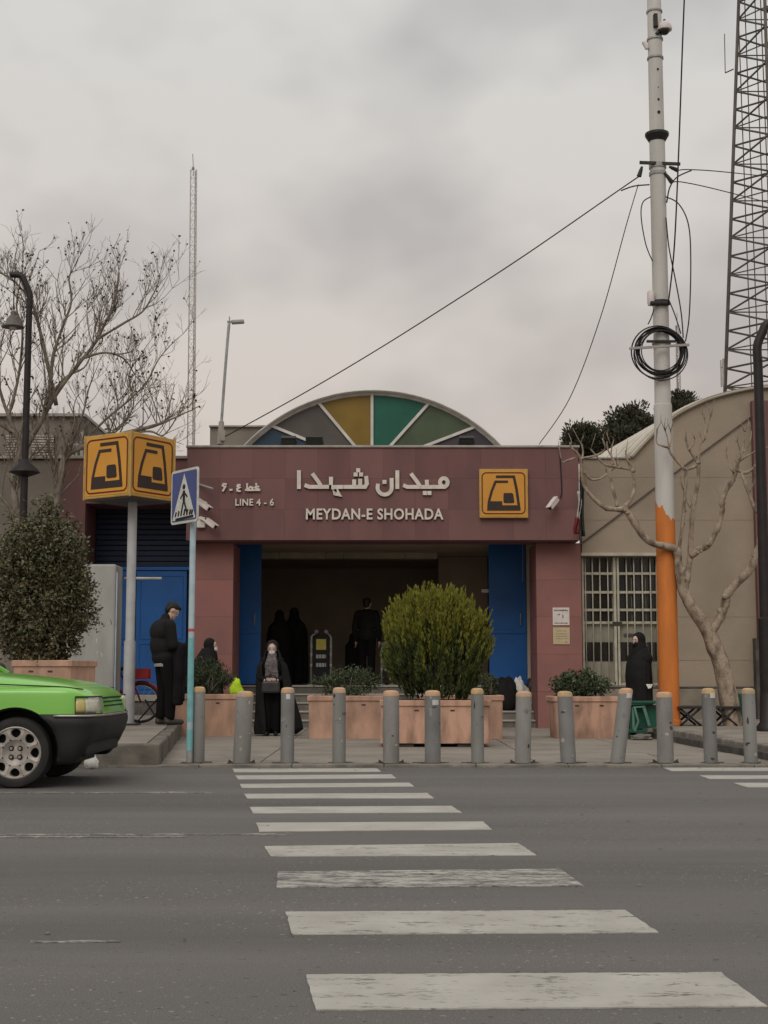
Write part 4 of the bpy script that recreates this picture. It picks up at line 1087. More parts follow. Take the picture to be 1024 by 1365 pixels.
# ================================================================== BOLLARDS
bl = [ # x base, y top, width px, lean (m at the top), base y, sticker, cap, words
 (264.5, 916, 16, 0, 1017.5, 0, 0, 'first grey bollard from the left, right behind the crossing sign pole'),
 (322, 922, 23, .03, 1018.5, 0, 1, 'thick grey bollard second from the left, with a salmon cap'),
 (383, 917, 18, 0, 1018, 1, 1, 'third grey bollard from the left, before the woman in black, with a small sticker'),
 (452, 917, 17.5, 0, 1018, 0, 1, 'fourth grey bollard from the left, before the middle low planter'),
 (521.5, 921, 21.5, .0, 1018.5, 0, 1, 'thick grey bollard at the left end of the planter with the round bush'),
 (577, 921, 21, 0, 1018, 2, 1, 'thick grey bollard with a white sticker, under the middle of the round bush'),
 (637, 918, 17, 0, 1018, 0, 0, 'slim grey bollard at the right end of the planter with the round bush'),
 (697, 922, 21, .02, 1018.5, 0, 1, 'thick grey bollard before the steps with the dark bag'),
 (758, 922, 20.5, -.03, 1018, 0, 0, 'grey bollard before the right planter, below the notices'),
 (823, 918, 19, .11, 1018, 3, 1, 'grey bollard leaning clearly to the right beside the green stool'),
 (887.5, 923, 21.5, 0, 1018, 0, 1, 'thick grey bollard before the orange pole'),
 (948, 918, 18, -.01, 1018, 3, 0, 'third grey bollard from the right end, with a pale sticker, beside the pruned tree'),
 (1001.5, 918, 17.5, -.01, 1018, 0, 0, 'last grey bollard at the right picture edge')]
for i, (bx, yt, wp, lean, yb, stk, cap, words) in enumerate(bl):
    g = G(bx, yb, PZL); Y = g.y; rad = wp/1900*Y/2; h = PZ(yt, Y) - PZL
    r_ = root('bollard', g, words, 'bollard', 'steel bollards along the kerb')
    m = Matrix.Shear('XY', 4, (lean/h, 0)) if lean else None
    def bend(mb):
        mb.v = [(x_ + lean*(z_ - PZL)/h, y_, z_) for x_, y_, z_ in mb.v]; return mb
    put('shaft', bend(MB().lathe([(rad, 0), (rad, h*.5), (rad*.99, h-.055)], g, 24)), ('bollard', 'bollard_b', 'bollard_c')[i*7 % 3], r_, auto=40)
    put('cap', bend(MB().lathe([(rad*.995, h-.054), (rad*.99, h-.03), (rad*.9, h-.008), (rad*.6, h+.004), (rad*.2, h+.007)], g, 24)), 'bollard_cap' if cap else 'bollard_cap2', r_, auto=40)
    pw = rad*random.uniform(1.5, 2.0)
    put('base_plate', MB().obox((g.x + random.uniform(-.03, .03), g.y, PZL+.008), (cos(.1*i), sin(.1*i), 0), (-sin(.1*i), cos(.1*i), 0), (0,0,1), pw, rad*1.35, .006), 'rustplate', r_, bev=.003)
    if i in (1, 4, 7, 10):
        for s_ in (-1, 1):
            put('gusset', MB().prism([(g.x+s_*rad*.98, PZL+.014), (g.x+s_*(rad+.05), PZL+.014), (g.x+s_*(rad+.045), PZL+.05), (g.x+s_*rad*.98, PZL+.02)], XZ(g.y), -.008, .008), 'rustplate', r_)
    rsb = random.getstate(); random.seed(100+i)
    for _ in range(random.randint(3, 7)):          # chipped and scraped paint
        ac, zc, sz = random.uniform(-2.5, -.6), PZL + h*random.uniform(.04, .93), random.uniform(.008, .03)
        el_ = random.uniform(.4, 1.6); nv = 9; mbs = MB(); pv = []
        for j in range(nv):
            t = 2*pi*j/nv; q_ = sz*random.uniform(.5, 1.1)
            aa = ac + q_*cos(t)/rad*el_; zz = min(PZL+h-.06, zc + q_*sin(t)/el_)
            pv.append((g.x + (rad+.0018)*cos(aa) + lean*(zz-PZL)/h, g.y + (rad+.0018)*sin(aa), zz))
        mbs.add(pv, [tuple(range(nv))])
        put('scuff', mbs, random.choice(['rustplate', 'concrete_pale', 'bollard_c', 'bollard_b']), r_)
    random.setstate(rsb)
    if stk:
        a0 = {1: -1.45, 2: -1.2, 3: -1.1}[stk]; wd_ = {1: .3, 2: .42, 3: .45}[stk]
        mb = MB(); z0 = PZL + h - {1: .12, 2: .15, 3: .1}[stk]; k = 6; hh = .055
        for zz in (z0, z0+hh):
            for j in range(k+1):
                a = a0 - wd_ + 2*wd_*j/k; mb.v.append((g.x + (rad+.002)*cos(a) + lean*(zz-PZL)/h, g.y + (rad+.002)*sin(a), zz))
        for j in range(k): mb.f.append((j, j+1, k+2+j, k+1+j)); mb.m.append(0)
        put('sticker', mb, 'sticker', r_)
for (px, y) in ((413, 1018), (1040, 1018)): pass

# ================================================================== PLANTERS
def planter(p0, p1, ytop, ybase, depth, label, key='planter', rz=0, zb=PZL, lift=0, taper=.02, holes=True):
    a, b = G(p0, ybase, zb), G(p1, ybase, zb); Y = a.y; h = PZ(ytop, Y) - zb
    cx_ = (a.x+b.x)/2; w_ = (b.x-a.x)/2; cy_ = Y + depth/2
    r_ = root('planter', (cx_, cy_, zb), label, 'planter', 'terracotta coloured concrete planters', rz)
    hd_ = depth/2; wl = .07; z0 = lift
    mb = MB(); s_ = .025   # chamfered plan
    def ring(w2, d2, z, c=.03): return [(-w2+c,-d2,z),(w2-c,-d2,z),(w2,-d2+c,z),(w2,d2-c,z),(w2-c,d2,z),(-w2+c,d2,z),(-w2,d2-c,z),(-w2,-d2+c,z)]
    rings = [ring(w_-taper, hd_-taper, z0), ring(w_-.012, hd_-.012, h-.085), ring(w_-.012, hd_-.012, h-.08), ring(w_+.008, hd_+.008, h-.072), ring(w_+.008, hd_+.008, h-.01), ring(w_, hd_, h), ring(w_-wl, hd_-wl, h), ring(w_-wl, hd_-wl, h-.1)]
    for q in rings: mb.v += q
    for i in range(len(rings)-1):
        for j in range(8): mb.f.append((i*8+j, i*8+(j+1) % 8, (i+1)*8+(j+1) % 8, (i+1)*8+j)); mb.m.append(0)
    mb.f.append(tuple(range(8))[::-1]); mb.m.append(0)
    put('box', mb, key, r_, local=True, auto=30)
    put('soil', MB().box(-w_+wl-.005, w_-wl+.005, -hd_+wl-.005, hd_-wl+.005, h-.16, h-.055), 'dirt', r_, local=True)
    if holes:
        for s_ in (-.35, .3):
            put('lifting_hole', MB().box(w_*s_-.025, w_*s_+.035, -hd_+.006, -hd_+.03, h-.145, h-.125), 'rustplate', r_, local=True)
    if lift:
        for sx in (-1, 1): put('foot', MB().box(sx*w_*.6-.15, sx*w_*.6+.15, -hd_+.04, hd_-.04, 0, lift), 'kerb_dark', r_, local=True)
    return r_, cx_, cy_, zb + h, w_-wl, hd_-wl
pA = planter(228, 322, 925.5, 982, .75, 'terracotta planter at the foot of the left pillar, behind the crossing sign')
pB = planter(410, 524, 927.5, 985, .75, 'terracotta planter in the middle with low grey-green shrubs, left of the round bush')
pD = planter(560, 672, 927, 985.5, .75, 'terracotta planter mostly hidden behind the round bush planter')
pC = planter(507, 655, 933.5, 996, 1.0, 'wide streaked terracotta planter in front holding the big round bush', 'planter_dirty', lift=.05, taper=.0)
pE = planter(737, 838, 928.5, 985, .85, 'terracotta planter with dark stains at the foot of the right pillar', 'planter_dirty', taper=.05)
gF = P(60, 980, 20.2)
rF = planter(18, 104, 880, 980, .8, 'terracotta planter on the left pavement behind the green car', zb=ZL)
rF[0].rotation_euler.z = -.22

# ================================================================== FOLIAGE
def leaves(name, parent, pts, keys, loc):
    """pts: list of (centre, direction, normal-ish, length, width, material index); one mesh of small folded leaves"""
    mb = MB()
    for c, d, nrm, ln, wd, mi in pts:
        sd = d.cross(nrm)
        if sd.length < 1e-5: sd = d.orthogonal()
        sd.normalize(); up = sd.cross(d)
        a = c - d*ln*.5; b = c + d*ln*.5
        mb.add([a, c + sd*wd*.5 + up*wd*.18, b, c - sd*wd*.5 + up*wd*.18], [(0, 1, 2), (0, 2, 3)], mi)
    me = bpy.data.meshes.new(name)
    ox, oy, oz = off_of(parent)
    me.from_pydata([(x_-ox, y_-oy, z_-oz) for x_, y_, z_ in mb.v], [], mb.f)
    for k in keys: me.materials.append(M[k])
    me.polygons.foreach_set('material_index', mb.m); me.update()
    o = bpy.data.objects.new(name, me); COL.objects.link(o); o.parent = parent
    return o
def rdir(): 
    z = random.uniform(-1, 1); a = random.uniform(0, 2*pi); s_ = sqrt(1-z*z); return Vector((s_*cos(a), s_*sin(a), z))

# round golden thuja in the front planter
YC_ = pC[2]; zt0 = pC[3] - .06
cB = Vector((PX(581, 865, YC_), YC_, PZ(868, YC_)))
bush = root('round_bush', (cB.x, cB.y, zt0), 'big round yellow-green conifer bush in the front planter', 'bush')
rx = 68/1900*YC_; rz_up = 69/1900*YC_; rz_dn = 76/1900*YC_
put('stem', MB().tube([(cB.x, cB.y, zt0), (cB.x+.02, cB.y, zt0+.45), (cB.x, cB.y, cB.z+.2)], [.05, .045, .02], 8).tube([(cB.x+.01, cB.y, zt0+.2), (cB.x+.25, cB.y-.05, cB.z)], [.03, .012], 6).tube([(cB.x, cB.y, zt0+.25), (cB.x-.27, cB.y+.05, cB.z)], [.03, .012], 6), 'twig', bush, smooth=True)
# foliage sprays: upright flames, each a fan of scale-leaf twiglets
pts = []
flames = [rdir() for _ in range(38)]
for k in range(1650):
    d = rdir()
    if d.z < -.75: d.z = -d.z
    fl_ = max(flames, key=lambda q: q.dot(d))
    near_ = max(0, (fl_.dot(d) - .86)/.14)          # 1 at the heart of a flame-shaped spray, 0 between sprays
    t = random.random()**.33 if k > 900 else random.uniform(.88, 1.0)
    rzz = rz_up if d.z > 0 else rz_dn
    lump = .88 + (.17 + .13*max(0, d.z))*near_ + .13*mnoise.noise(d*2.2 + Vector((3, 1, 7)))
    taper = 1.0 if d.z > -.2 else 1.0 - .30*(-d.z-.2)
    c = Vector((cB.x + d.x*rx*t*lump*taper, cB.y + d.y*rx*t*lump*taper, cB.z + d.z*rzz*t*lump))
    L_ = random.uniform(.14, .27) * (1.1 if d.z > .4 else .9) * (.75 + .5*near_)
    axis = (Vector((d.x*.42, d.y*.42, 1.0)) + rdir()*.14).normalized()
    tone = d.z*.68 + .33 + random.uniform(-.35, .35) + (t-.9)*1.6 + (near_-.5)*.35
    fan = axis.cross(rdir()).normalized()
    nl = random.randint(18, 24)
    for j in range(nl):
        s_ = j/nl
        a_ = random.uniform(-1, 1)
        dir_ = (axis + fan*a_*.55*(1-s_*.65) + rdir()*.12).normalized()
        p = c + axis*(s_-.35)*L_ + fan*a_*.05*(1-s_) + rdir()*.012
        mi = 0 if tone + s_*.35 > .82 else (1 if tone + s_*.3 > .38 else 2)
        pts.append((p, dir_, rdir(), random.uniform(.05, .09)*(1.1-s_*.3), random.uniform(.016, .032), mi))
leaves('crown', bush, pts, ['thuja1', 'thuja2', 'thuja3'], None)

# broadleaf evergreen in the left planter
def leafy_shrub(name, c, radii, z0, label, keys, n, ll, lw, stems, cat='shrub', lump=.2, up=.2, seed=1, weights=(5, 5, 2), group=None):
    rs = random.getstate(); random.seed(seed)
    r_ = root(name, (c.x, c.y, z0), label, cat, group)
    sm = MB(); tips = []
    for k in range(stems):
        d = rdir(); d.z = abs(d.z)*.8 + .25
        e_ = Vector((c.x + d.x*radii[0]*.8, c.y + d.y*radii[1]*.8, c.z + (d.z-.5)*radii[2]*1.3))
        b_ = Vector((c.x + d.x*radii[0]*.15, c.y + d.y*radii[1]*.15, z0))
        q = spline([b_, lerp(b_, e_, .5) + rdir()*.05, e_], 4); sm.tube(q, [lerp(.014, .005, i/8) for i in range(9)], 5); tips.append(e_)
    put('stems', sm, 'twig', r_, smooth=True)
    pts = []
    nclump = n//26
    for k in range(nclump):
        d = rdir(); t = random.uniform(.55, 1.0)
        lf = 1 + lump*mnoise.noise(d*2.2 + Vector((seed, 0, 0))) + lump*.6*mnoise.noise(d*5)
        cc_ = Vector((c.x + d.x*radii[0]*t*lf, c.y + d.y*radii[1]*t*lf, c.z + d.z*radii[2]*t*lf))
        if cc_.z < z0 + .02: continue
        for j in range(26):
            o_ = rdir()*random.random()*.13*(radii[0]/.6)**.5
            dd = (d*.5 + rdir()*.9 + Vector((0,0,up))).normalized()
            mi = random.choices(range(len(keys)), weights)[0]
            pts.append((cc_ + o_, dd, rdir(), ll*random.uniform(.7, 1.2), lw*random.uniform(.7, 1.2), mi))
    leaves('crown', r_, pts, keys, None)
    random.setstate(rs); return r_
cF = Vector((PX(54, 775, rF[2]), rF[2], PZ(789, rF[2])))
leafy_shrub('broadleaf_shrub', cF, (.63, .58, 1.05), rF[3]-.06, 'dense dark broadleaf shrub in the planter behind the green car', ['leaf1', 'leaf2', 'leaf3', 'leaf4'], 40000, .058, .030, 16, seed=5, weights=(5, 4.2, 3, 3.4), lump=.24)
def low_plants(pl, px, py, wpx, hpx, label, seed, keys=('oleander1', 'oleander2', 'oleander3'), n=2600, ll=.075, lw=.016, up=.55, w=(4, 5, 2)):
    Y = pl[2]; c = Vector((PX(px, py, Y), Y - .05, PZ(py, Y)))
    return leafy_shrub('low_shrub', c, (wpx/1900*Y/2, pl[5]*.8, hpx/1900*Y/2), pl[3]-.06, label, list(keys), n, ll, lw, 9, 'shrub', .25, up, seed, w)
low_plants(pA, 278, 905, 68, 46, 'low dark green shrub in the planter by the left pillar', 11, ('oleander2', 'oleander1', 'leaf2'), 3000)
low_plants(pB, 463, 911, 88, 38, 'low grey-green shrub in the middle planter', 12, n=3600, ll=.07, lw=.014)
low_plants(pD, 652, 914, 22, 34, 'small pale shrub peeping out at the right of the round bush', 13, n=1000)
low_plants(pE, 775, 913, 74, 34, 'low dark leafy shrub in the planter by the right pillar', 14, ('oleander2', 'oleander1', 'oleander3'), 2900, .07, .03, .35, (6, 4, 1.3))

# evergreen trees behind the halls
def far_tree(px, py, wpx, hpx, Y, label, seed):
    rs = random.getstate(); random.seed(seed)
    c = P(px, py, Y); rx_, rz_ = wpx/1900*Y/2, hpx/1900*Y/2
    r_ = root('evergreen_tree', (c.x, c.y, 0), label, 'tree', 'evergreen trees behind the hall')
    tk = MB().tube([(c.x, c.y, 0), (c.x+.1, c.y, c.z*.6), (c.x, c.y, c.z)], [.35, .25, .1], 8)
    for k in range(7):
        d = rdir(); d.z = abs(d.z); tk.tube([(c.x, c.y, c.z-rz_*.8), (c.x + d.x*rx_*.7, c.y + d.y*rx_*.7, c.z + d.z*rz_*.6)], [.12, .03], 5)
    put('trunk', tk, 'twig', r_)
    pts = []
    for k in range(170):
        d = rdir(); t = random.uniform(.35, 1)
        lf = 1 + .35*mnoise.noise(d*2 + Vector((seed*3, 0, 0)))
        cc_ = c + Vector((d.x*rx_, d.y*rx_, d.z*rz_))*t*lf
        R_ = random.uniform(.25, .55)
        for j in range(95):
            q = rdir(); pp = cc_ + Vector((q.x*R_, q.y*R_, q.z*R_*.6))*random.random()**.4
            pts.append((pp, (q + Vector((0,0,.6)) + rdir()*.5).normalized(), rdir(), random.uniform(.10, .19), random.uniform(.04, .075), 0 if random.random() < .6 - q.z*.25 else 1))
    leaves('crown', r_, pts, ['pine1', 'pine2'], None)
    random.setstate(rs)
far_tree(842, 584, 78, 84, 46, 'dark evergreen tree crown behind the hall, left of the utility pole', 3)
far_tree(780, 592, 44, 46, 46, 'small evergreen tree crown rising just behind the right end of the fascia', 4)
far_tree(908, 556, 62, 62, 50, 'dark evergreen tree crown behind the hall, right of the utility pole', 6)

# ================================================================== BARE TREES
def limb(mb, pts, r0, r1, n=7, knob=0, sub=5):
    q = spline(pts, sub); k = len(q)
    rad = []
    for i in range(k):
        t = i/(k-1); r_ = lerp(r0, r1, t)*(1 + knob*mnoise.noise(q[i]*7) + knob*.7*mnoise.noise(q[i]*19))
        rad.append(r_)
    mb.tube(q, rad, n); return q
# pruned plane tree at the right: photographed limbs, given depth
tb = G(976, 967, ZR); YP2 = tb.y
pt = root('pruned_tree', tb, 'pale pruned plane tree with bare stubby limbs on the right pavement', 'tree')
z7 = lambda x_, y_, dy=0: P(740 + x_/3.606, 500 + y_/3.606, YP2 + dy)
z8 = lambda x_, y_, dy=0: P(740 + x_/3.606, 720 + y_/3.606, YP2 + dy)
k1 = 1/3.606/1900*YP2/2
mb = MB()
limb(mb, [tb - Vector((-.02, 0, .05)), z8(838, 780), z8(800, 600), z8(765, 510), z8(742, 445), z8(735, 425)], 92*k1, 66*k1, 12, .1)
limb(mb, [z8(750, 470), z8(700, 385, -.05), z8(650, 310, -.1), z8(615, 240, -.1), z8(604, 195, -.1), z8(600, 160, -.1)], 66*k1, 40*k1, 11, .12)
put('trunk', mb, 'bark_pruned', pt, smooth=True)
cr_ = MB()
BQ = []
def B7(L_, w0, w1, d0=0, d1=0, n=8):
    k = len(L_); BQ.append((w0, w1)); BQ[-1] += (limb(cr_, [z7(a, b, lerp(d0, d1, i/(k-1))) for i, (a, b) in enumerate(L_)], w0*k1*.95, w1*k1*.92, n, .3, 6),)
B7([(612, 1035), (603, 975), (592, 900), (588, 850), (560, 828), (480, 812), (420, 770), (375, 695), (330, 640)], 46, 32, -.1, -.35, 9)
B7([(335, 645), (280, 645), (225, 628), (150, 550), (130, 470), (125, 400)], 30, 15, -.35, -.6)
B7([(125, 410), (110, 380), (80, 350), (72, 325)], 15, 8, -.6, -.7)
B7([(100, 398), (60, 410), (35, 415), (20, 345)], 12, 8, -.62, -.55)
B7([(125, 420), (135, 370), (125, 325)], 12, 7, -.6, -.5)
B7([(130, 400), (200, 385), (240, 355), (228, 305)], 14, 8, -.6, -.75)
B7([(140, 465), (170, 500), (215, 498), (250, 475)], 14, 9, -.6, -.4)
B7([(330, 640), (365, 595), (382, 540), (375, 465)], 24, 18, -.35, -.2)
B7([(375, 465), (345, 400), (340, 360)], 15, 8, -.2, -.1)
B7([(378, 455), (310, 445), (240, 430), (205, 395), (170, 355)], 15, 8, -.2, -.45)
B7([(300, 632), (285, 570), (270, 510), (265, 455)], 18, 14, -.3, -.1)
B7([(265, 460), (290, 430), (255, 360), (250, 320)], 12, 7, -.1, 0)
B7([(280, 430), (270, 370), (283, 310)], 10, 6, -.05, .05)
B7([(622, 1050), (632, 985), (642, 930), (652, 860), (655, 760), (665, 640), (688, 500), (690, 420)], 38, 20, -.1, .15, 9)
B7([(690, 425), (665, 390), (640, 345), (628, 300)], 18, 10, .15, .05)
B7([(690, 420), (695, 350), (700, 285)], 15, 9, .15, .25)
B7([(640, 360), (665, 335), (672, 305)], 9, 6, .05, 0)
B7([(700, 330), (725, 300), (735, 250), (748, 200)], 10, 6, .2, .35)
B7([(720, 310), (722, 260), (720, 210)], 8, 5, .2, .3)
B7([(690, 430), (650, 450), (625, 455)], 16, 13, .15, .1)
B7([(612, 960), (604, 900), (600, 820), (612, 720), (622, 600), (630, 470), (610, 440), (560, 380), (545, 340)], 22, 12, -.1, -.42)
B7([(550, 350), (510, 338), (488, 320), (492, 255)], 12, 7, -.42, -.42)
B7([(548, 345), (540, 300), (530, 268)], 9, 6, -.42, -.4)
B7([(552, 345), (560, 300), (556, 265)], 9, 6, -.42, -.38)
B7([(655, 870), (690, 845), (740, 812), (785, 730), (805, 650), (803, 610), (830, 545), (860, 490), (880, 410)], 34, 24, -.05, -.35, 9)
B7([(880, 415), (890, 370), (878, 320)], 13, 7, -.35, -.45)
B7([(885, 405), (905, 350), (912, 275)], 13, 7, -.35, -.3)
B7([(905, 370), (935, 330), (945, 270)], 9, 5, -.35, -.2)
B7([(890, 410), (940, 380), (1000, 352), (1035, 345)], 11, 6, -.35, -.6)
B7([(860, 470), (835, 430), (822, 370)], 12, 6, -.35, -.3)
B7([(870, 450), (910, 470), (945, 455), (962, 435)], 20, 12, -.35, -.5)
q8 = lambda L_: [(a, b + (720-500)*3.606) for a, b in L_]
B7(q8([(742, 490), (755, 440), (790, 380), (818, 310), (822, 262)]), 50, 42, 0, -.15, 10)
B7(q8([(815, 275), (870, 210), (935, 145), (985, 30), (1010, -70), (1030, -130)]), 46, 44, -.15, -.5, 10)
B7([(1000, 665), (965, 650), (940, 590), (915, 520), (895, 470)], 24, 14, -.5, -.4)
B7([(1015, 690), (1045, 600), (1060, 500), (1040, 420)], 34, 14, -.5, -.6)
B7([(935, 560), (955, 520), (960, 470)], 10, 7, -.45, -.55)
B7([(1040, 640), (1090, 560), (1110, 470)], 22, 10, -.5, -.3)
rs = random.getstate(); random.seed(4)
for a, b in ((80, 330), (20, 350), (125, 330), (230, 310), (250, 475), (340, 365), (172, 358), (265, 330), (283, 315), (630, 305), (700, 290), (672, 308), (748, 205), (720, 215), (492, 260), (530, 270), (556, 268), (878, 325), (912, 280), (945, 275), (822, 375), (962, 440), (375, 470), (690, 425), (880, 410), (650, 640), (620, 560), (800, 610), (300, 440), (150, 550)):
    for _ in range(random.randint(1, 3)):        # thin regrowth shoots at the pruned ends
        q0 = z7(a, b, -.42 if 470 < a < 570 else (-.5 if a < 180 else -.2)); dd = (Vector((random.uniform(-.5, .5), random.uniform(-.4, .4), 1))).normalized(); ln = random.uniform(.08, .3)
        cr_.tube([q0, q0 + dd*ln*.5 + rdir()*.015, q0 + dd*ln + rdir()*.03], [.008, .006, .003], 4)
random.setstate(rs)
put('crown', cr_, 'bark_pruned', pt, smooth=True)
kn = MB()
for a, b, s_ in ((376, 460, 22), (880, 410, 26), (690, 420, 22), (125, 402, 18), (628, 455, 20), (855, 505, 24), (740, 815, 22), (622, 650, 24), (615, 715, 20), (805, 605, 18), (960, 437, 14), (818, 270+793, 30), (945, 135+793, 26)):
    kn.ell(z7(a, b, -.2 if a > 500 else -.35), (s_*k1*1.1, s_*k1*1.1, s_*k1), 9, 6)
rs = random.getstate(); random.seed(9)
for w0, w1, q in BQ:                              # burrs and old cut scars along the limbs
    for _ in range(max(1, len(q)//7)):
        i = random.randint(1, len(q)-2); r_ = lerp(w0, w1, i/len(q))*k1
        o_ = rdir()*r_*.75; kn.ell(q[i] + o_, (r_*.55, r_*.55, r_*random.uniform(.4, .8)), 7, 5)
random.setstate(rs)
put('knots', kn, 'bark_pruned', pt, smooth=True)

# big bare plane tree at the left
YB2 = 24.6
t0 = P(22, 900, YB2); t0.z = ZL
bt = root('bare_tree', t0, 'large bare plane tree with fine twigs behind the left street lamp', 'tree')
tm = MB(); tw_ = MB(); sd_ = MB()
p = lambda x_, y_, d=0: P(x_, y_, YB2 + d)
mains = []
def main(L_, w0, w1, n=8, target=None):
    L_ = [((200 + (a[0]-200)*.72) if a[0] > 200 else a[0], (440 - (440-a[1])*.62) if a[1] < 440 else a[1]) for a in L_]
    w0 *= .66; w1 *= .62
    q = limb(target or tm, [p(*a) for a in L_], w0/1900*YB2/2, w1/1900*YB2/2, n, .15); mains.append((q, w0, w1)); return q
main([(22, 960), (24, 860), (28, 760), (30, 715)], 30, 24, 12)
main([(30, 725), (52, 700), (72, 675), (78, 655), (84, 615), (100, 600), (130, 590), (165, 578), (205, 568), (235, 560)], 20, 6)
main([(30, 720), (22, 680), (18, 640), (26, 600), (22, 580), (0, 565), (-40, 545), (-80, 500)], 17, 7)
main([(24, 640), (34, 600), (50, 570), (75, 525), (105, 485), (128, 455), (140, 425), (152, 385), (158, 330)], 13, 3)
main([(75, 540), (60, 470), (50, 420), (40, 375), (15, 330), (-10, 310)], 9, 3)
main([(66, 545), (70, 480), (82, 440), (95, 380), (92, 330), (97, 310)], 8, 2.5)
main([(112, 477), (140, 470), (165, 478), (180, 500)], 6, 2.5)
main([(130, 452), (165, 425), (190, 400), (205, 365), (213, 345)], 6, 2)
main([(100, 600), (140, 560), (170, 535), (195, 510), (215, 480), (238, 460)], 6, 2)
main([(165, 578), (200, 575), (225, 580), (250, 555), (262, 530)], 5, 2)
main([(120, 593), (155, 575), (178, 540), (172, 500), (190, 470)], 4, 2)
main([(75, 690), (72, 640), (66, 600), (64, 560), (60, 500), (52, 440)], 6, 2)
main([(28, 700), (8, 670), (-20, 640), (-60, 610)], 9, 4)
main([(20, 575), (0, 520), (-8, 450), (-20, 380)], 8, 3)
main([(10, 560), (25, 500), (30, 440), (22, 390), (30, 310)], 7, 2.5)
main([(85, 610), (108, 560), (118, 520), (125, 500)], 5, 2)
main([(60, 540), (85, 505), (112, 490), (122, 470)], 6, 2.5)
put('trunk', tm, 'bark_pale', bt, smooth=True)
rs = random.getstate(); random.seed(21)
ntw = 0
def twig(a, d, ln, r, lev):
    global ntw
    ntw += 1
    k = 4 if lev < 2 else 3
    q = [a]; dd = d.copy()
    for i in range(k):
        dd = (dd + rdir()*.17 + Vector((0, 0, .11))).normalized(); q.append(q[-1] + dd*ln/k)
    tw_.tube(q, [max(lerp(r, r*.45, i/k), .0025) for i in range(k+1)], 4 if lev < 1 else 3, cap=False)
    if lev < 3:
        for j in range(random.randint(2, 4) if lev < 2 else random.randint(0, 2)):
            i = random.randint(1, k); nd = (dd*.8 + rdir()*.75 + Vector((0, 0, .25))).normalized()
            twig(q[i], nd, ln*random.uniform(.4, .68), r*.62, lev+1)
    if random.random() < .13:
        e_ = q[-1]; s_ = random.uniform(.010, .02)
        if random.random() < .5: sd_.ell(e_ + Vector((0,0,-s_*1.4)), (s_, s_, s_), 6, 4)
        else:
            for _ in range(random.randint(1, 2)):
                v = rdir(); v2 = v.cross(rdir()).normalized(); c_ = e_ + rdir()*.02
                sd_.add([c_ - v*.03, c_ + v2*.02, c_ + v*.03, c_ - v2*.018], [(0, 1, 2), (0, 2, 3)])
for q, w0, w1 in mains[1:]:
    k = len(q)
    L_ = sum((q[i+1]-q[i]).length for i in range(k-1))
    nt_ = int(L_*6.6)
    for j in range(nt_):
        t = random.uniform(.22, 1)
        i = min(int(t*(k-1)), k-2)
        tang = (q[i+1]-q[i]).normalized()
        d = (tang*.5 + rdir()*.8 + Vector((0, 0, .55))).normalized()
        twig(q[i], d, random.uniform(.3, .85), lerp(w0, w1, t)/1900*YB2/2*.40 + .002, 0)
    twig(q[-1], (q[-1]-q[-2]).normalized(), .6, w1/1900*YB2/2*.9, 0)
random.setstate(rs)
put('crown', tw_, 'twig', bt, smooth=True)
put('seed_balls', sd_, 'seed', bt, kind='stuff')

# ================================================================== GREEN TAXI (saloon, front at the right)
cg = G(23.5, 1051.5)
car = root('green_car', (cg.x - .03, cg.y + .80, 0), 'bright green saloon taxi with black bumper driving in from the left', 'car')
# local frame: x forward, origin on the front axle line, y towards the kerb; near side y = -0.8
HWm = .845
def hwid(x_):
    if x_ > .35: return HWm - .17*((x_-.35)/.57)**2.2
    if x_ < -3.0: return HWm - .10*((-3.0-x_)/.55)**2
    return HWm
stx = [.90, .86, .76, .6, .4, .1, -.2, -.5, -.62, -1.2, -1.9, -2.6, -2.75, -3.1, -3.4, -3.5]
topz = {.90: .655, .86: .765, .76: .835, .6: .872, .4: .905, .1: .945, -.2: .972, -.5: .992, -.62: .995, -1.2: .985, -1.9: .98, -2.6: .985, -2.75: .99, -3.1: .985, -3.4: .95, -3.5: .78}
botz = {.90: .56, .86: .53, .76: .49, .6: .42, .4: .25, -3.4: .32, -3.5: .5}
body = MB(); secs = []
for x_ in stx:
    w_ = hwid(x_); zt_ = topz[x_]; zb_ = botz.get(x_, .2)
    zs = min(zt_-.04, .845 if x_ > -.55 else .90)        # shoulder crease
    if x_ > .7: zs = zt_ - .05
    zc = zb_ + (zs-zb_)*.55
    sec = [(0, zb_), (w_*.80, zb_), (w_*.955, zb_+.03), (w_, zb_+(zs-zb_)*.3), (w_*1.005, zc), (w_*.992, zs-.03), (w_*.982, zs-.006), (w_*.955, zs+.006), (w_*.90, zs + (zt_-zs)*.45), (w_*.82, zt_-.012), (w_*.5, zt_+.006), (0, zt_+.012)]
    full = [(-a, b) for a, b in sec[::-1]] + [(a, b) for a, b in sec[1:-1]]
    secs.append([(x_, a, b) for a, b in full])
kk = len(secs[0])
for s_ in secs: body.v += s_
for i in range(len(secs)-1):
    for j in range(kk):
        body.f.append((i*kk+j, i*kk+(j+1) % kk, (i+1)*kk+(j+1) % kk, (i+1)*kk+j)); body.m.append(0)
body.f.append(tuple(range(kk))); body.f.append(tuple((len(secs)-1)*kk + j for j in range(kk))); body.m += [0, 0]
bo = put('body', body, 'carpaint', car, local=True, smooth=True)
ss = bo.modifiers.new('s', 'SUBSURF'); ss.levels = ss.render_levels = 2
cutters = []
for ax in (0, -2.67):
    c_ = put('cutter', MB().cyl((ax, -1.2, .31), (ax, 1.2, .31), .385, None, 48), 'carblack', car, local=True)
    m = bo.modifiers.new('b', 'BOOLEAN'); m.operation = 'DIFFERENCE'; m.object = c_; m.solver = 'EXACT'; cutters.append(c_)
bpy.context.view_layer.update()
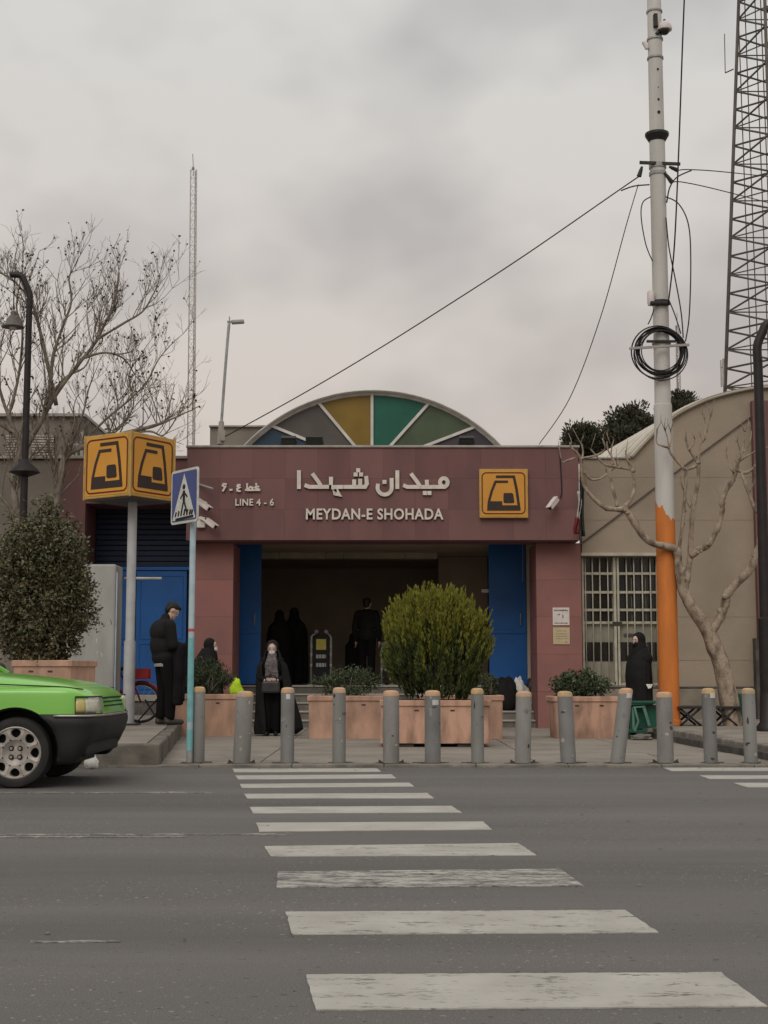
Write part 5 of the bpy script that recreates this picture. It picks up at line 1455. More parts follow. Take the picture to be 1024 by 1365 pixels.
me = evald(bo); me.materials.clear(); me.materials.append(M['carpaint']); me.set_sharp_from_angle(angle=R(35))
for c_ in cutters: bpy.data.objects.remove(c_)
# inner arches, sill and black lower front
for ax in (0, -2.67):
    for s_ in (-1, 1):
        al = MB()
        for t in [R(-12) + R(204)*i/24 for i in range(25)]:
            for rr_, yy_ in ((.383, .30), (.383, .795), (.368, .80), (.368, .30)): al.v.append((ax + rr_*cos(t), s_*yy_, .31 + rr_*sin(t)))
        for i in range(24):
            for j in range(4): al.f.append((i*4+j, i*4+(j+1) % 4, i*4+4+(j+1) % 4, i*4+4+j)); al.m.append(0)
        put('arch_liner', al, 'carblack', car, local=True, auto=40)
put('underbody', MB().box(-3.3, .42, -.55, .55, .19, .42), 'carblack', car, local=True)
put('lower_panel', MB().box(.425, .74, -.74, .74, .27, .47), 'carblack', car, local=True, bev=.03)
for ax in (0, -2.67): put('inner_fender', MB().box(ax-.45, ax+.45, -.48, .48, .2, .74), 'carblack', car, local=True)
# bonnet shut line and crease beads
def bead(L_, key, r_=.006, nm='shut_line'):
    return put(nm, MB().tube(spline([Vector(a) for a in L_], 5), r_, 6), key, car, local=True, smooth=True)
# greenhouse
def ring(x0, x1, w_, z): return [(x0, -w_, z), (x1, -w_, z), (x1, w_, z), (x0, w_, z)]
gh = MB().add(ring(-2.62, -.50, .79, .975) + ring(-2.42, -.72, .745, 1.13) + ring(-2.1, -1.12, .63, 1.365), [(0,1,5,4), (1,2,6,5), (2,3,7,6), (3,0,4,7), (4,5,9,8), (5,6,10,9), (6,7,11,10), (7,4,8,11), (8,9,10,11)])
put('side_glass', gh, 'carglass', car, local=True)
rf = put('roof', MB().add(ring(-2.16, -1.06, .645, 1.36) + ring(-2.1, -1.14, .60, 1.405), [(3,2,1,0), (4,5,6,7), (0,1,5,4), (1,2,6,5), (2,3,7,6), (3,0,4,7)]), 'carpaint', car, local=True, bev=.03)
for s_ in (-1, 1):
    for a, b, w_ in (((-.50, s_*.795, .985), (-1.1, s_*.635, 1.37), .05), ((-2.62, s_*.795, .985), (-2.12, s_*.635, 1.37), .10), ((-1.68, s_*.80, .985), (-1.66, s_*.64, 1.37), .07)):
        put('window_pillar', MB().bar(a, b, w_, .03), 'carpaint', car, local=True, bev=.006)
put('taxi_sign', MB().box(-1.72, -1.58, -.22, .22, 1.407, 1.52), 'hivis_yellow', car, local=True, bev=.02)
# front end: bumper wrapping round, chrome strip, grille, lamps
bp_ = MB(); prof = [(.635, -.012), (.625, .028), (.58, .056), (.54, .052), (.505, .03), (.42, .02), (.33, -.02), (.24, -.07), (.205, -.14), (.215, -.30)]
path = []
for t in [i/22 for i in range(23)]:
    if t < .25: path.append((lerp(.345, .62, t/.25), -.865, (0, -1)))
    elif t > .75: path.append((lerp(.62, .345, (t-.75)/.25), .865, (0, 1)))
    else:
        a = lerp(-pi/2, pi/2, (t-.25)/.5)
        ca, sa = cos(a), sin(a)
        ex = .62 + .285*abs(ca)**.55; ey = .865*(abs(sa)**.62)*(1 if sa > 0 else -1)
        path.append((ex, ey, (ca, sa)))
for x_, y_, (nx, ny) in path:
    fr = max(0, min(1, (x_ - .52)/.36)); inb = max(0, (.62 - x_)/.275)
    for z_, o_ in prof:
        zz = .20 + (z_ - .20)*(1 - .0*fr) if z_ > .5 else lerp(z_, .5 - (.5 - z_)*.42, fr**1.3)
        xa = sqrt(max(0, .388**2 - (zz-.31)**2))
        xx = lerp(.62, xa, inb) if inb > 0 else x_ - (.5-z_ if z_ < .5 else 0)*.10*fr
        bp_.v.append((xx + nx*o_, y_ + ny*o_*.6, zz))
np_ = len(prof)
for i in range(len(path)-1):
    for j in range(np_-1):
        q = i*np_+j; bp_.f.append((q, q+1, q+np_+1, q+np_)); bp_.m.append(0)
b_o = put('front_bumper', bp_, 'carblack', car, local=True, smooth=True)
s_ = b_o.modifiers.new('t', 'SOLIDIFY'); s_.thickness = .02; s_.offset = -1
tp = [Vector((x_ + nx*.045, y_ + ny*.03, .621)) for x_, y_, (nx, ny) in path]
put('bumper_trim', MB().tube(tp, .011, 6), 'chrome', b_o, local=True, smooth=True)
for s_ in (-1, 1):
    # headlamp wraps round the corner: amber turn lamp outside, clear lamp inside
    hl = MB(); L1 = []
    for t in [i/10 for i in range(11)]:
        a = lerp(0, 1, t)
        if t <= .8: x_ = lerp(.585, .845, t/.8); y_ = s_*(hwid(x_)*1.0 - .004)
        else: x_ = lerp(.845, .885, (t-.8)/.2); y_ = s_*(hwid(.845) - .004 - .16*((t-.8)/.2)**1.3)
        L1.append((x_, y_))
    def lamp(i0, i1, key, nm, par=None):
        m_ = MB()
        for (x_, y_) in L1[i0:i1+1]:
            for z_, o_ in ((.640, .006), (.67, .015), (.735, .008), (.778, -.014)):
                m_.v.append((x_ + o_*1.0, y_ + s_*o_*.9, z_))
        k_ = i1-i0+1
        for i in range(k_-1):
            for j in range(3): q = i*4+j; m_.f.append((q, q+1, q+5, q+4)); m_.m.append(0)
        o = put(nm, m_, key, car, local=True, smooth=True); sm = o.modifiers.new('t', 'SOLIDIFY'); sm.thickness = .03; sm.offset = -1; return o
    lamp(0, 4, 'lampamber', 'turn_lamp'); lamp(4, 10, 'lampclear', 'headlight')
    edge = [Vector((x_ + .012, y_ + s_*.011, .635)) for x_, y_ in L1]; edge2 = [Vector((x_ - .002, y_ - s_*.002, .783)) for x_, y_ in L1]
    bead([*edge], 'carblack', .007, 'lamp_seal'); bead([*edge2], 'carblack', .007, 'lamp_seal')
    bead([edge[0], edge2[0]], 'carblack', .008, 'lamp_seal')
    # bonnet edge groove
    bead([(.66, s_*.715, .846), (.4, s_*.762, .868), (0, s_*.795, .885), (-.5, s_*.81, .905)], 'carblack', .0055, 'bonnet_gap')
    bead([(-.56, s_*.848, .25), (-.56, s_*.853, .55), (-.56, s_*.842, .9)], 'carblack', .005, 'door_gap')
    bead([(-1.62, s_*.848, .25), (-1.62, s_*.853, .55), (-1.62, s_*.842, .9)], 'carblack', .005, 'door_gap')
    put('side_moulding', MB().box(-3.0, -.44, s_*.853-.012, s_*.853+.012, .50, .57) if True else None, 'carblack', car, local=True, bev=.006)
    put('door_mirror', MB().ell((-.62, s_*.93, 1.03), (.06, .09, .065), 12, 8).tube([(-.62, s_*.84, 1.0), (-.62, s_*.9, 1.02)], .02, 6), 'carblack', car, local=True, smooth=True)
    for x_ in (-1.45, -2.35): put('door_handle', MB().box(x_-.08, x_+.08, s_*.86-.012, s_*.86+.012, .80, .835), 'carblack', car, local=True, bev=.008)
for k in range(3):
    put('grille_bar', MB().box(.872 - k*.014, .889 - k*.014, -.44, .44, .690 + k*.036, .706 + k*.036), 'carblack', car, local=True, bev=.003)
put('rear_bumper', MB().box(-3.56, -3.12, -.85, .85, .30, .62), 'carblack', car, local=True, bev=.05)
# wheels
def wheel(ax, s_):
    r_ = put('wheel', MB().lathe([(.19, s_*.62), (.25, s_*.60), (.288, s_*.615), (.303, s_*.65), (.305, s_*.71), (.303, s_*.77), (.29, s_*.80), (.262, s_*.812), (.222, s_*.806), (.205, s_*.79)], (ax, 0, .305), 48, axis='y', cap=False), 'tyre', car, local=True, auto=40)
    # rim: face disc with eight oval holes
    rim = MB(); n = 8; yf = s_*.80; c_ = Vector((ax, 0, .305))
    pt2 = lambda a, rad, y: c_ + Vector((rad*cos(a), y, rad*sin(a)))
    sub = 6
    for k in range(n):
        a0 = 2*pi*k/n; aw = pi/n
        hole = [(a0 + .25*cos(t)*(1.0 + .12*sin(t)), .168 + .038*sin(t)) for t in [2*pi*i/20 for i in range(20)]]
        outer = []
        for t in [2*pi*i/20 for i in range(20)]:
            u, v = cos(t), sin(t); m_ = max(abs(u), abs(v)); u, v = u/m_, v/m_
            outer.append((a0 + aw*u, .165 + .054*v))
        o = len(rim.v)
        for a, rad in outer: rim.v.append(tuple(pt2(a, rad, yf - s_*.004 + s_*.012*sin((rad-.1)*20))))
        for a, rad in hole: rim.v.append(tuple(pt2(a, rad, yf)))
        for a, rad in hole: rim.v.append(tuple(pt2(a, rad*.98, yf - s_*.05)))
        for i in range(20):
            j = (i+1) % 20
            rim.f += [(o+i, o+j, o+20+j, o+20+i), (o+20+i, o+20+j, o+40+j, o+40+i)]; rim.m += [0, 0]
    put('rim', rim, 'carrim', r_, local=True, auto=45)
    put('hub', MB().lathe([(.112, s_*.800), (.105, s_*.795), (.08, s_*.78), (.05, s_*.775), (.045, s_*.785), (.001, s_*.786)], c_, 28, axis='y', cap=False), 'carrim', r_, local=True, auto=40)
    put('rim_lip', MB().lathe([(.218, s_*.790), (.225, s_*.806), (.215, s_*.812), (.208, s_*.80)], c_, 48, axis='y', cap=False), 'carrim', r_, local=True, auto=40)
    put('brake_disc', MB().lathe([(.20, s_*.70), (.20, s_*.715), (.02, s_*.716)], c_, 30, axis='y'), 'black', r_, local=True)
    for k in range(4):
        a = pi/4 + k*pi/2
        put('wheel_nut', MB().cyl(pt2(a, .052, s_*.77), pt2(a, .052, s_*.80), .014, .012, 8), 'chrome', r_, local=True)
        put('nut_well', MB().cyl(pt2(a, .052, s_*.77), pt2(a, .052, s_*.7875), .023, .023, 12), 'black', r_, local=True)
for ax in (0, -2.67):
    for s_ in (-1, 1): wheel(ax, s_)

done = set()
def squash(o):                             # short front overhang
    for ch in o.children:
        if ch.type == 'MESH' and ch.data.name not in done:
            done.add(ch.data.name)
            for v in ch.data.vertices:
                if v.co.x > .40: v.co.x = .40 + (v.co.x - .40)*.60
            ch.data.update()
        squash(ch)
squash(car)
# ================================================================== SMALL STREET THINGS
# grey cabinet on the left pavement
yc = 21.2
a, b = P(88, 850, yc), P(153, 850, yc); zt_ = PZ(752, yc)
cb = root('grey_cabinet', ((a.x+b.x)/2, yc+.2, ZL), 'tall scratched grey steel cabinet beside the metro sign pole', 'cabinet')
put('body', MB().box(a.x, b.x, yc, yc+.55, ZL+.005, zt_), 'cabinet', cb, bev=.03)
put('edge_strip', MB().box(b.x+.001, b.x+.018, yc+.02, yc+.05, ZL+.01, zt_-.12), 'cabinet_edge', cb)
for k in range(9):
    px, py = random.uniform(112, 150), random.uniform(825, 900); c = P(px, py, yc-.003); ln = random.uniform(.03, .09); an = random.uniform(1.2, 2.2)
    put('scratch', MB().bar((c.x, yc-.002, c.z), (c.x + ln*cos(an)*.6, yc-.002, c.z + ln*sin(an)), random.uniform(.004, .012), .003), 'signwhite' if k % 4 else 'black', cb)
tag(put('white_rail', MB().tube([(b.x+.03, yc+.5, PZ(771, yc+.5)), (b.x+.6, yc+.5, PZ(771, yc+.5))], .02, 8), 'signwhite', smooth=True), 'short white pipe rail between cabinet and blue doors', 'rail')
# bicycle with red mudguards leaning behind the sign pole
by = 21.9
bk = root('bicycle', P(175, 962, by), 'red bicycle parked behind the metro sign pole', 'bicycle')
wz = ZL + .30
for px in (188, 138):
    c = Vector((PX(px, 950, by), by, wz))
    w_ = put('wheel', MB().tube([(c.x + .285*cos(t), by, c.z + .285*sin(t)) for t in [2*pi*i/32 for i in range(33)]], .02, 7, cap=False), 'tyre', bk, smooth=True)
    put('rim', MB().tube([(c.x + .262*cos(t), by, c.z + .262*sin(t)) for t in [2*pi*i/32 for i in range(33)]], .009, 6, cap=False), 'chrome', w_, smooth=True)
    for k in range(14):
        t = 2*pi*k/14
        put('spoke', MB().tube([c, (c.x + .262*cos(t), by + (.015 if k % 2 else -.015), c.z + .262*sin(t))], .0025, 4, cap=False), 'chrome', w_)
    put('mudguard', MB().tube([(c.x + .315*cos(t), by, c.z + .315*sin(t)) for t in [R(25) + R(130)*i/14 for i in range(15)]], .022, 6), 'redmetal', bk, smooth=True)
fa, fb = Vector((PX(188, 950, by), by, wz)), Vector((PX(138, 950, by), by, wz))
sx_ = fb.x + .38
put('frame', MB().tube([fb, (sx_, by, wz-.02), (fa.x-.18, by, wz+.42)], .018, 8).tube([fb, (sx_-.12, by, wz+.42), (sx_, by, wz-.02)], .016, 8).tube([(sx_-.12, by, wz+.38), (fa.x-.19, by, wz+.46)], .018, 8), 'redmetal', bk, smooth=True)
put('fork', MB().tube([fa, (fa.x-.16, by, wz+.38), (fa.x-.22, by, wz+.58)], .014, 8), 'redmetal', bk, smooth=True)
put('handlebar', MB().tube([(fa.x-.14, by-.24, wz+.6), (fa.x-.22, by-.1, wz+.63), (fa.x-.22, by+.1, wz+.63), (fa.x-.14, by+.24, wz+.6)], .013, 8), 'chrome', bk, smooth=True)
put('saddle', MB().ell((sx_-.14, by, wz+.52), (.13, .07, .035), 12, 8).tube([(sx_-.12, by, wz+.4), (sx_-.14, by, wz+.5)], .013, 7), 'black', bk, smooth=True)
put('basket', MB().box(fa.x-.14, fa.x+.12, by-.12, by+.12, wz+.36, wz+.37).box(fa.x-.14, fa.x+.12, by-.125, by-.115, wz+.37, wz+.52).box(fa.x-.14, fa.x+.12, by+.115, by+.125, wz+.37, wz+.52), 'redmetal', bk)
put('kickstand', MB().tube([(fa.x-.05, by-.1, ZL), (fa.x+.30, by-.02, wz+.12)], .014, 6).tube([(fa.x+.3, by-.1, ZL), (fa.x+.06, by-.02, wz+.05)], .014, 6), 'black', bk)
def lumpy(name, c, r, key, label, cat, seed, amp=.3, top=None):
    rs_ = random.getstate(); random.seed(seed)
    mb = MB(); mb.ell((0, 0, 0), r, 20, 14)
    v2 = []
    for q in mb.v:
        d = Vector(q); f = 1 + amp*mnoise.noise(Vector((d.x/r[0], d.y/r[1], d.z/r[2]))*1.7 + Vector((seed, 0, 0))) + amp*.5*mnoise.noise(Vector((d.x/r[0], d.y/r[1], d.z/r[2]))*4.5 + Vector((0, seed, 0)))
        d *= f
        if d.z < -r[2]*.75: d.z = -r[2]*.75
        if top and d.z > 0: d.x *= 1 - top*d.z/r[2]; d.y *= 1 - top*d.z/r[2]
        v2.append((c[0]+d.x, c[1]+d.y, c[2]+d.z+r[2]*.75))
    mb.v = v2
    random.setstate(rs_)
    return tag(put(name, mb, key, smooth=True), label, cat)
c = G(124, 1024); lumpy('litter_bag', (c.x, c.y-.12, .0), (.085, .07, .10), 'whitebag', 'crumpled white plastic bag on the road against the kerb', 'bag', 3, .35, .6)
c = P(676, 919, 26.9); lumpy('black_bag', (PX(674, 915, 26.95), 26.95, RZ*2), (.24, .16, .36), 'blackcloth', 'bulky black bag set down on the station steps at right', 'bag', 5, .2)
lumpy('white_bag', (PX(692, 915, 27.3), 27.3, RZ*3), (.17, .12, .25), 'whitebag', 'white plastic bag beside the black bag on the steps', 'bag', 8, .45, .3)
lumpy('grey_bag', (PX(708, 915, 27.4), 27.4, RZ*4), (.10, .10, .17), 'bagleather', 'small grey bag leaning at the right end of the steps', 'bag', 9, .3, .3)
# crate-like folding stool of green plastic beside the standing woman
gy = G(850, 986, PZL).y
gs = root('green_stool', G(852, 984, PZL), 'green plastic folding stool with pale braces beside the leaning bollard', 'stool')
def gq(px, py, dy=0): return P(px, py, gy + dy)
def gframe(a, b, w_, key, nm, dy=0): put(nm, MB().bar(gq(*a, dy), gq(*b, dy), w_, .03), key, gs, bev=.004)
put('side_panel', MB().prism([(q.x, q.z) for q in (gq(842, 941), gq(877, 940), gq(878, 970), gq(842, 973))], XZ(gy+.12), 0, .03), 'greenplastic', gs, bev=.004)
gframe((840, 938), (873, 936), .05, 'greenplastic', 'top_rail', -.02)
gframe((837, 974), (862, 976), .05, 'greenplastic', 'bottom_rail', -.02)
gframe((844, 943), (845, 975), .035, 'greenpale', 'leg', .02); gframe((858, 942), (866, 968), .045, 'greenpale', 'leg', .0)
gframe((846, 943), (851, 962), .03, 'greenpale', 'leg', -.03); gframe((851, 962), (846, 975), .03, 'greenpale', 'leg', -.03)
gframe((844, 943), (860, 942), .025, 'greenpale', 'brace', -.01)
for px, dy in ((839, .05), (861, .05), (877, .1)):
    p_ = gq(px, 974, dy); put('leg', MB().bar((p_.x, p_.y, PZL), (p_.x, p_.y, p_.z), .035), 'greenplastic', gs)
put('seat', MB().box(gq(838, 937).x, gq(876, 937).x, gy-.05, gy+.28, PZ(937.5, gy), PZ(934.5, gy)), 'greenplastic', gs, bev=.006)
# carton pieces on the ground by the stool
lumpy('crumpled_carton', (PX(855, 985, gy-.1), gy-.15, PZL), (.16, .1, .05), 'kerb', 'crumpled grey carton lying under the green stool', 'carton', 6, .4)
# low folding table of dark tubes by the pruned tree
ty = 22.6
ft = root('folding_table', P(950, 965, ty), 'low dark folding table with crossed legs behind the pruned tree', 'table')
put('top', MB().box(PX(904, 944, ty), PX(1002, 944, ty), ty, ty+.5, PZ(945, ty), PZ(941.5, ty)), 'darkmetal', ft, bev=.006)
for x0, x1 in ((908, 934), (936, 908), (958, 982), (984, 958)):
    put('leg', MB().tube([(PX(x0, 968, ty), ty+.05, ZR), (PX(x1, 944, ty), ty+.05, PZ(945, ty))], .018, 7), 'darkmetal', ft, smooth=True)
    put('leg', MB().tube([(PX(x0, 968, ty), ty+.45, ZR), (PX(x1, 944, ty), ty+.45, PZ(945, ty))], .018, 7), 'darkmetal', ft, smooth=True)
tag(put('green_crate', MB().box(PX(988, 950, ty+.3), PX(1003, 950, ty+.3), ty+.62, ty+.9, ZR, PZ(925, ty+.3)), 'greenplastic', bev=.01), 'narrow dark green crate standing by the right street lamp', 'crate')

# ================================================================== PEOPLE
def capsule(mb, a, b, r0, r1, n=12):
    a, b = Vector(a), Vector(b); d = (b-a)
    if d.length < 1e-5: mb.ell(a, (r0, r0, r0), n, 8); return
    d.normalize(); q, rr_ = [], []
    for t in (-1, -.85, -.5, 0): q.append(a + d*r0*t); rr_.append(max(r0*sqrt(max(0, 1-t*t)), .001))
    for t in (0, .5, .85, 1): q.append(b + d*r1*t); rr_.append(max(r1*sqrt(max(0, 1-t*t)), .001))
    mb.tube(q, rr_, n)
def fuse(name, mb, key, parent, voxel=.014, smooth=4):
    """one continuous skin from overlapping volumes"""
    o = put(name, mb, key, parent, local=True)
    m = o.modifiers.new('r', 'REMESH'); m.mode = 'VOXEL'; m.voxel_size = voxel
    s_ = o.modifiers.new('s', 'SMOOTH'); s_.iterations = smooth; s_.factor = .5
    me = evald(o)
    me.materials.clear(); me.materials.append(M[key] if isinstance(key, str) else key)
    me.polygons.foreach_set('use_smooth', [True]*len(me.polygons)); me.update()
    return o
def hand(mb, wrist, d, side, size=1.0):
    """palm, four fingers slightly curled, thumb at the side; d: pointing direction"""
    d = Vector(d).normalized(); s_ = Vector(side).normalized(); n_ = d.cross(s_)
    w_ = Vector(wrist); s = size
    capsule(mb, w_, w_ + d*.07*s, .024*s, .028*s, 10)
    capsule(mb, w_ + d*.03*s + s_*.02*s, w_ + d*.08*s + s_*.024*s, .018*s, .016*s, 8)
    for i, (o_, ln) in enumerate(((-.030, .055), (-.010, .07), (.010, .066), (.030, .05))):
        b_ = w_ + d*.085*s + s_*o_*s
        k1_ = b_ + d*ln*.55*s + n_*.008*s; k2_ = k1_ + (d*.7 + n_*.6).normalized()*ln*.5*s
        capsule(mb, b_, k1_, .0095*s, .009*s, 7); capsule(mb, k1_, k2_, .009*s, .0078*s, 7)
    t0_ = w_ + d*.025*s - s_*.028*s
    t1_ = t0_ + (d*.6 - s_*.8).normalized()*.035*s
    capsule(mb, t0_, t1_, .012*s, .0105*s, 7); capsule(mb, t1_, t1_ + (d*.9 - s_*.1 + n_*.4).normalized()*.032*s, .0105*s, .009*s, 7)
def head(mb, c, f, up=(0,0,1), s=1.0):
    """skull, jaw, nose, ears, lips, brow on a head looking along f; c: centre of the skull"""
    f = Vector(f).normalized(); up = (Vector(up) - f*Vector(up).dot(f)).normalized(); r_ = f.cross(up)
    rot = Matrix((r_, f, up)).transposed(); c = Vector(c)
    mb.ell(c + up*.02*s, (.074*s, .093*s, .095*s), 18, 12, rot=rot)
    mb.ell(c - up*.05*s + f*.022*s, (.056*s, .066*s, .072*s), 14, 10, rot=rot)
    capsule(mb, c + f*.088*s + up*.008*s, c + f*.106*s - up*.03*s, .009*s, .013*s, 8)
    mb.ell(c + f*.082*s - up*.066*s, (.024*s, .012*s, .011*s), 10, 6, rot=rot)
    mb.ell(c + f*.078*s - up*.098*s, (.022*s, .018*s, .016*s), 10, 6, rot=rot)
    mb.ell(c + f*.079*s + up*.028*s, (.05*s, .014*s, .012*s), 10, 6, rot=rot)
    for s_ in (-1, 1): mb.ell(c + r_*s_*.074*s - up*.005*s, (.012*s, .022*s, .032*s), 8, 6, rot=rot)
    return f, up, r_
def eyes(parent, c, f, up, r_, s=1.0):
    c = Vector(c)
    for s_ in (-1, 1):
        p = c + f*.088*s + up*.006*s + r_*s_*.031*s
        e_ = put('eye', MB().ell(p, (.013*s, .010*s, .008*s), 10, 8), 'mask', parent, local=True, smooth=True)
        put('pupil', MB().ell(p + f*.007*s, (.006*s, .005*s, .006*s), 8, 6), 'black', e_, local=True, smooth=True)
        put('eyebrow', MB().tube([p + up*.022*s - r_*s_*.016*s + f*.004*s, p + up*.027*s + f*.004*s, p + up*.02*s + r_*s_*.018*s], .004*s, 6), 'hair', parent, local=True, smooth=True)
def person(loc, label, rz=0):
    o = root('person', loc, label, 'person'); o.rotation_euler.z = rz
    return o
def cloak(parent, levels, name, key, folds=11, amp=.045, seed=0, openang=0, thick=.012, n=72, lean=None):
    """draped cloth: levels (z, cx, cy, rx, ry, fold strength, half opening in degrees at the front -y)"""
    mb = MB(); k = len(levels)
    fine = []
    for i in range(k-1):
        for j in range(5):
            t = j/5; fine.append([lerp(a, b, t) for a, b in zip(levels[i], levels[i+1])])
    fine.append(list(levels[-1]))
    closed = all(l[6] <= 0 for l in levels)
    m_ = n if closed else n+1
    for z_, cx_, cy_, rx_, ry_, fs, op in fine:
        for j in range(m_):
            a = (-pi/2 + R(op)) + (2*pi - 2*R(op))*j/n
            f = 1 + fs*amp*(sin(a*folds + 2.2*mnoise.noise((cos(a)*1.5+seed, sin(a)*1.5, z_*1.3))*2) + 1.4*mnoise.noise((cos(a)*2.5+seed*3, sin(a)*2.5, z_*2.2)))
            mb.v.append((cx_ + rx_*f*cos(a), cy_ + ry_*f*sin(a), z_))
    for i in range(len(fine)-1):
        for j in range(n):
            j2 = (j+1) % m_
            mb.f.append((i*m_+j, i*m_+j2, (i+1)*m_+j2, (i+1)*m_+j)); mb.m.append(0)
    if closed and levels[-1][3] < .07:
        mb.f.append(tuple((len(fine)-1)*m_ + j for j in range(m_))); mb.m.append(0)
    o = put(name, mb, key, parent, local=True, smooth=True)
    s_ = o.modifiers.new('t', 'SOLIDIFY'); s_.thickness = thick; s_.offset = -1
    return o
def standing(mb, h, feet=.09, sw=.14):
    """plain standing body, facing -y, height h; returns head centre"""
    s = h/1.65
    for s_ in (-1, 1):
        hip = Vector((s_*.085*s, 0, .86*s)); kn = Vector((s_*feet*s, -.02*s, .47*s)); an = Vector((s_*feet*s, .02*s, .075*s))
        capsule(mb, hip, kn, .082*s, .058*s); capsule(mb, kn, an, .056*s, .037*s)
        capsule(mb, an + Vector((0, .01, -.035))*s, an + Vector((s_*.02, -.15, -.045))*s, .035*s, .028*s, 10)
    mb.ell((0, 0, .92*s), (.165*s, .115*s, .13*s)); mb.ell((0, 0, 1.08*s), (.14*s, .10*s, .17*s)); mb.ell((0, 0, 1.25*s), ((sw+.02)*s, .105*s, .15*s))
    capsule(mb, (-sw*s, 0, 1.33*s), (sw*s, 0, 1.33*s), .058*s, .058*s)
    capsule(mb, (0, .0, 1.34*s), (0, -.015*s, 1.47*s), .05*s, .046*s)
    return Vector((0, -.02*s, h - .115*s)), s

# --- man in black jacket on the left pavement, facing right, looking down
mY = 21.0
ml = P(219, 962, mY); ml.z = ZL
man = person(ml, 'man in black jacket and trousers facing right and looking down on the left pavement', R(28))
H_ = PZ(802.5, mY) - ZL; s = H_/1.75
V = lambda x_, y_, z_: Vector((x_*s, y_*s, z_*s))          # local: +x is the way he faces (to the right), -y towards the camera
mb = MB()
legs = []
for y_, fx in ((-.09, .05), (.10, -.02)):
    hip, kn, an = V(-.01, y_, .90), V(.03+fx*.5, y_*1.1, .49), V(.0+fx, y_*1.1, .09)
    capsule(mb, hip, kn, .085*s, .06*s); capsule(mb, kn, an, .058*s, .04*s); capsule(mb, an + V(-.02, 0, -.045), an + V(.17, 0, -.055), .04*s, .03*s); legs.append((hip, kn, an))
mb.ell(V(-.01, 0, .95), (.12*s, .17*s, .13*s)); mb.ell(V(-.015, 0, 1.13), (.115*s, .16*s, .2*s)); mb.ell(V(-.02, 0, 1.32), (.12*s, .19*s, .17*s))
capsule(mb, V(-.02, -.16, 1.42), V(-.02, .16, 1.42), .065*s, .065*s)
capsule(mb, V(-.01, 0, 1.44), V(.05, 0, 1.56), .055*s, .05*s)
arm = []
for y_, el, wr in ((-.21, (.02, -.24, 1.13), (.24, -.15, 1.10)), (.21, (.04, .23, 1.12), (.26, .13, 1.12))):
    sh = V(-.02, y_, 1.41); e_, w_ = V(*el), V(*wr)
    capsule(mb, sh, e_, .05*s, .042*s); capsule(mb, e_, w_, .04*s, .028*s); hand(mb, w_, (1, .1, -.25), (0, -1, 0) if y_ < 0 else (0, 1, 0), s); arm.append((sh, e_, w_))
hc = V(.09, -.01, 1.63)
hf, hu, hr = head(mb, hc, (.82, -.12, -.5), (.4, 0, 1), s)
fuse('body', mb, 'skin', man, .011)
eyes(man, hc, hf, hu, hr, s)
tr = MB()
for hip, kn, an in legs:
    capsule(tr, hip, kn, .115*s, .09*s); capsule(tr, kn, an + V(0, 0, .03), .088*s, .072*s)
tr.ell(V(-.01, 0, .95), (.135*s, .185*s, .13*s))
fuse('trousers', tr, 'trousers', man, .014)
jk = MB()
jk.ell(V(-.02, 0, .96), (.175*s, .215*s, .15*s)); jk.ell(V(-.04, 0, 1.13), (.185*s, .215*s, .24*s)); jk.ell(V(-.05, 0, 1.32), (.18*s, .235*s, .19*s))
capsule(jk, V(-.03, -.16, 1.41), V(-.03, .16, 1.41), .088*s, .088*s); capsule(jk, V(-.03, 0, 1.44), V(.0, 0, 1.525), .085*s, .072*s)
for sh, e_, w_ in arm: capsule(jk, sh, e_, .092*s, .078*s); capsule(jk, e_, w_ - (w_-e_)*.1, .076*s, .058*s)
fuse('jacket', jk, 'blackcloth', man, .014)
sh_ = MB(); sh_.lathe([(.155, -.035), (.16, .0), (.15, .03)], V(-.01, 0, .86), 24, sx=.92*s, sy=1.2*s); put('shirt_hem', sh_, 'shirt', man, local=True, auto=60)
cap_ = MB()
rot = Matrix((hr, hf, hu)).transposed()
cap_.ell(hc + hu*.045*s - hf*.012*s, (.082*s, .098*s, .082*s), 18, 12, rot=rot); cap_.ell(hc - hf*.06*s - hu*.01*s, (.068*s, .05*s, .07*s), 14, 10, rot=rot)
cap_.ell(hc + hu*.075*s + hf*.06*s, (.055*s, .05*s, .03*s), 12, 8, rot=rot)
fuse('hair', cap_, 'hair', man, .012, 2)
for hip, kn, an in legs:
    b_ = MB(); capsule(b_, an + V(-.03, 0, -.042), an + V(.17, 0, -.052), .05*s, .038*s); capsule(b_, an + V(-.02, 0, .0), an + V(-.01, 0, -.03), .048*s, .05*s)
    b_.v = [(x_, y_, max(z_, .002)) for x_, y_, z_ in b_.v]; put('shoe', b_, 'shoe', man, local=True, smooth=True)
# dark coat that he holds over his arm, hanging down
hx = P(246, 862, mY-.15)
cw = root('held_coat', (hx.x, mY-.12, hx.z), 'long dark coat hanging from the hands of the man at left', 'coat')
mb = MB(); n = 20; k = 12
for i in range(n+1):
    v = i/n
    for j in range(k+1):
        u = j/k
        mb.v.append((lerp(-.19 + .06*v, .05 - .04*v, u), -.02 + .05*sin(u*9 + v*2) + .09*(u-.5), .04 - v*.86 - .03*sin(u*5)))
for i in range(n):
    for j in range(k): q = i*(k+1)+j; mb.f.append((q, q+1, q+k+2, q+k+1)); mb.m.append(0)
o = put('cloth', mb, 'blackcloth2', cw, local=True, smooth=True); sm = o.modifiers.new('t', 'SOLIDIFY'); sm.thickness = .04

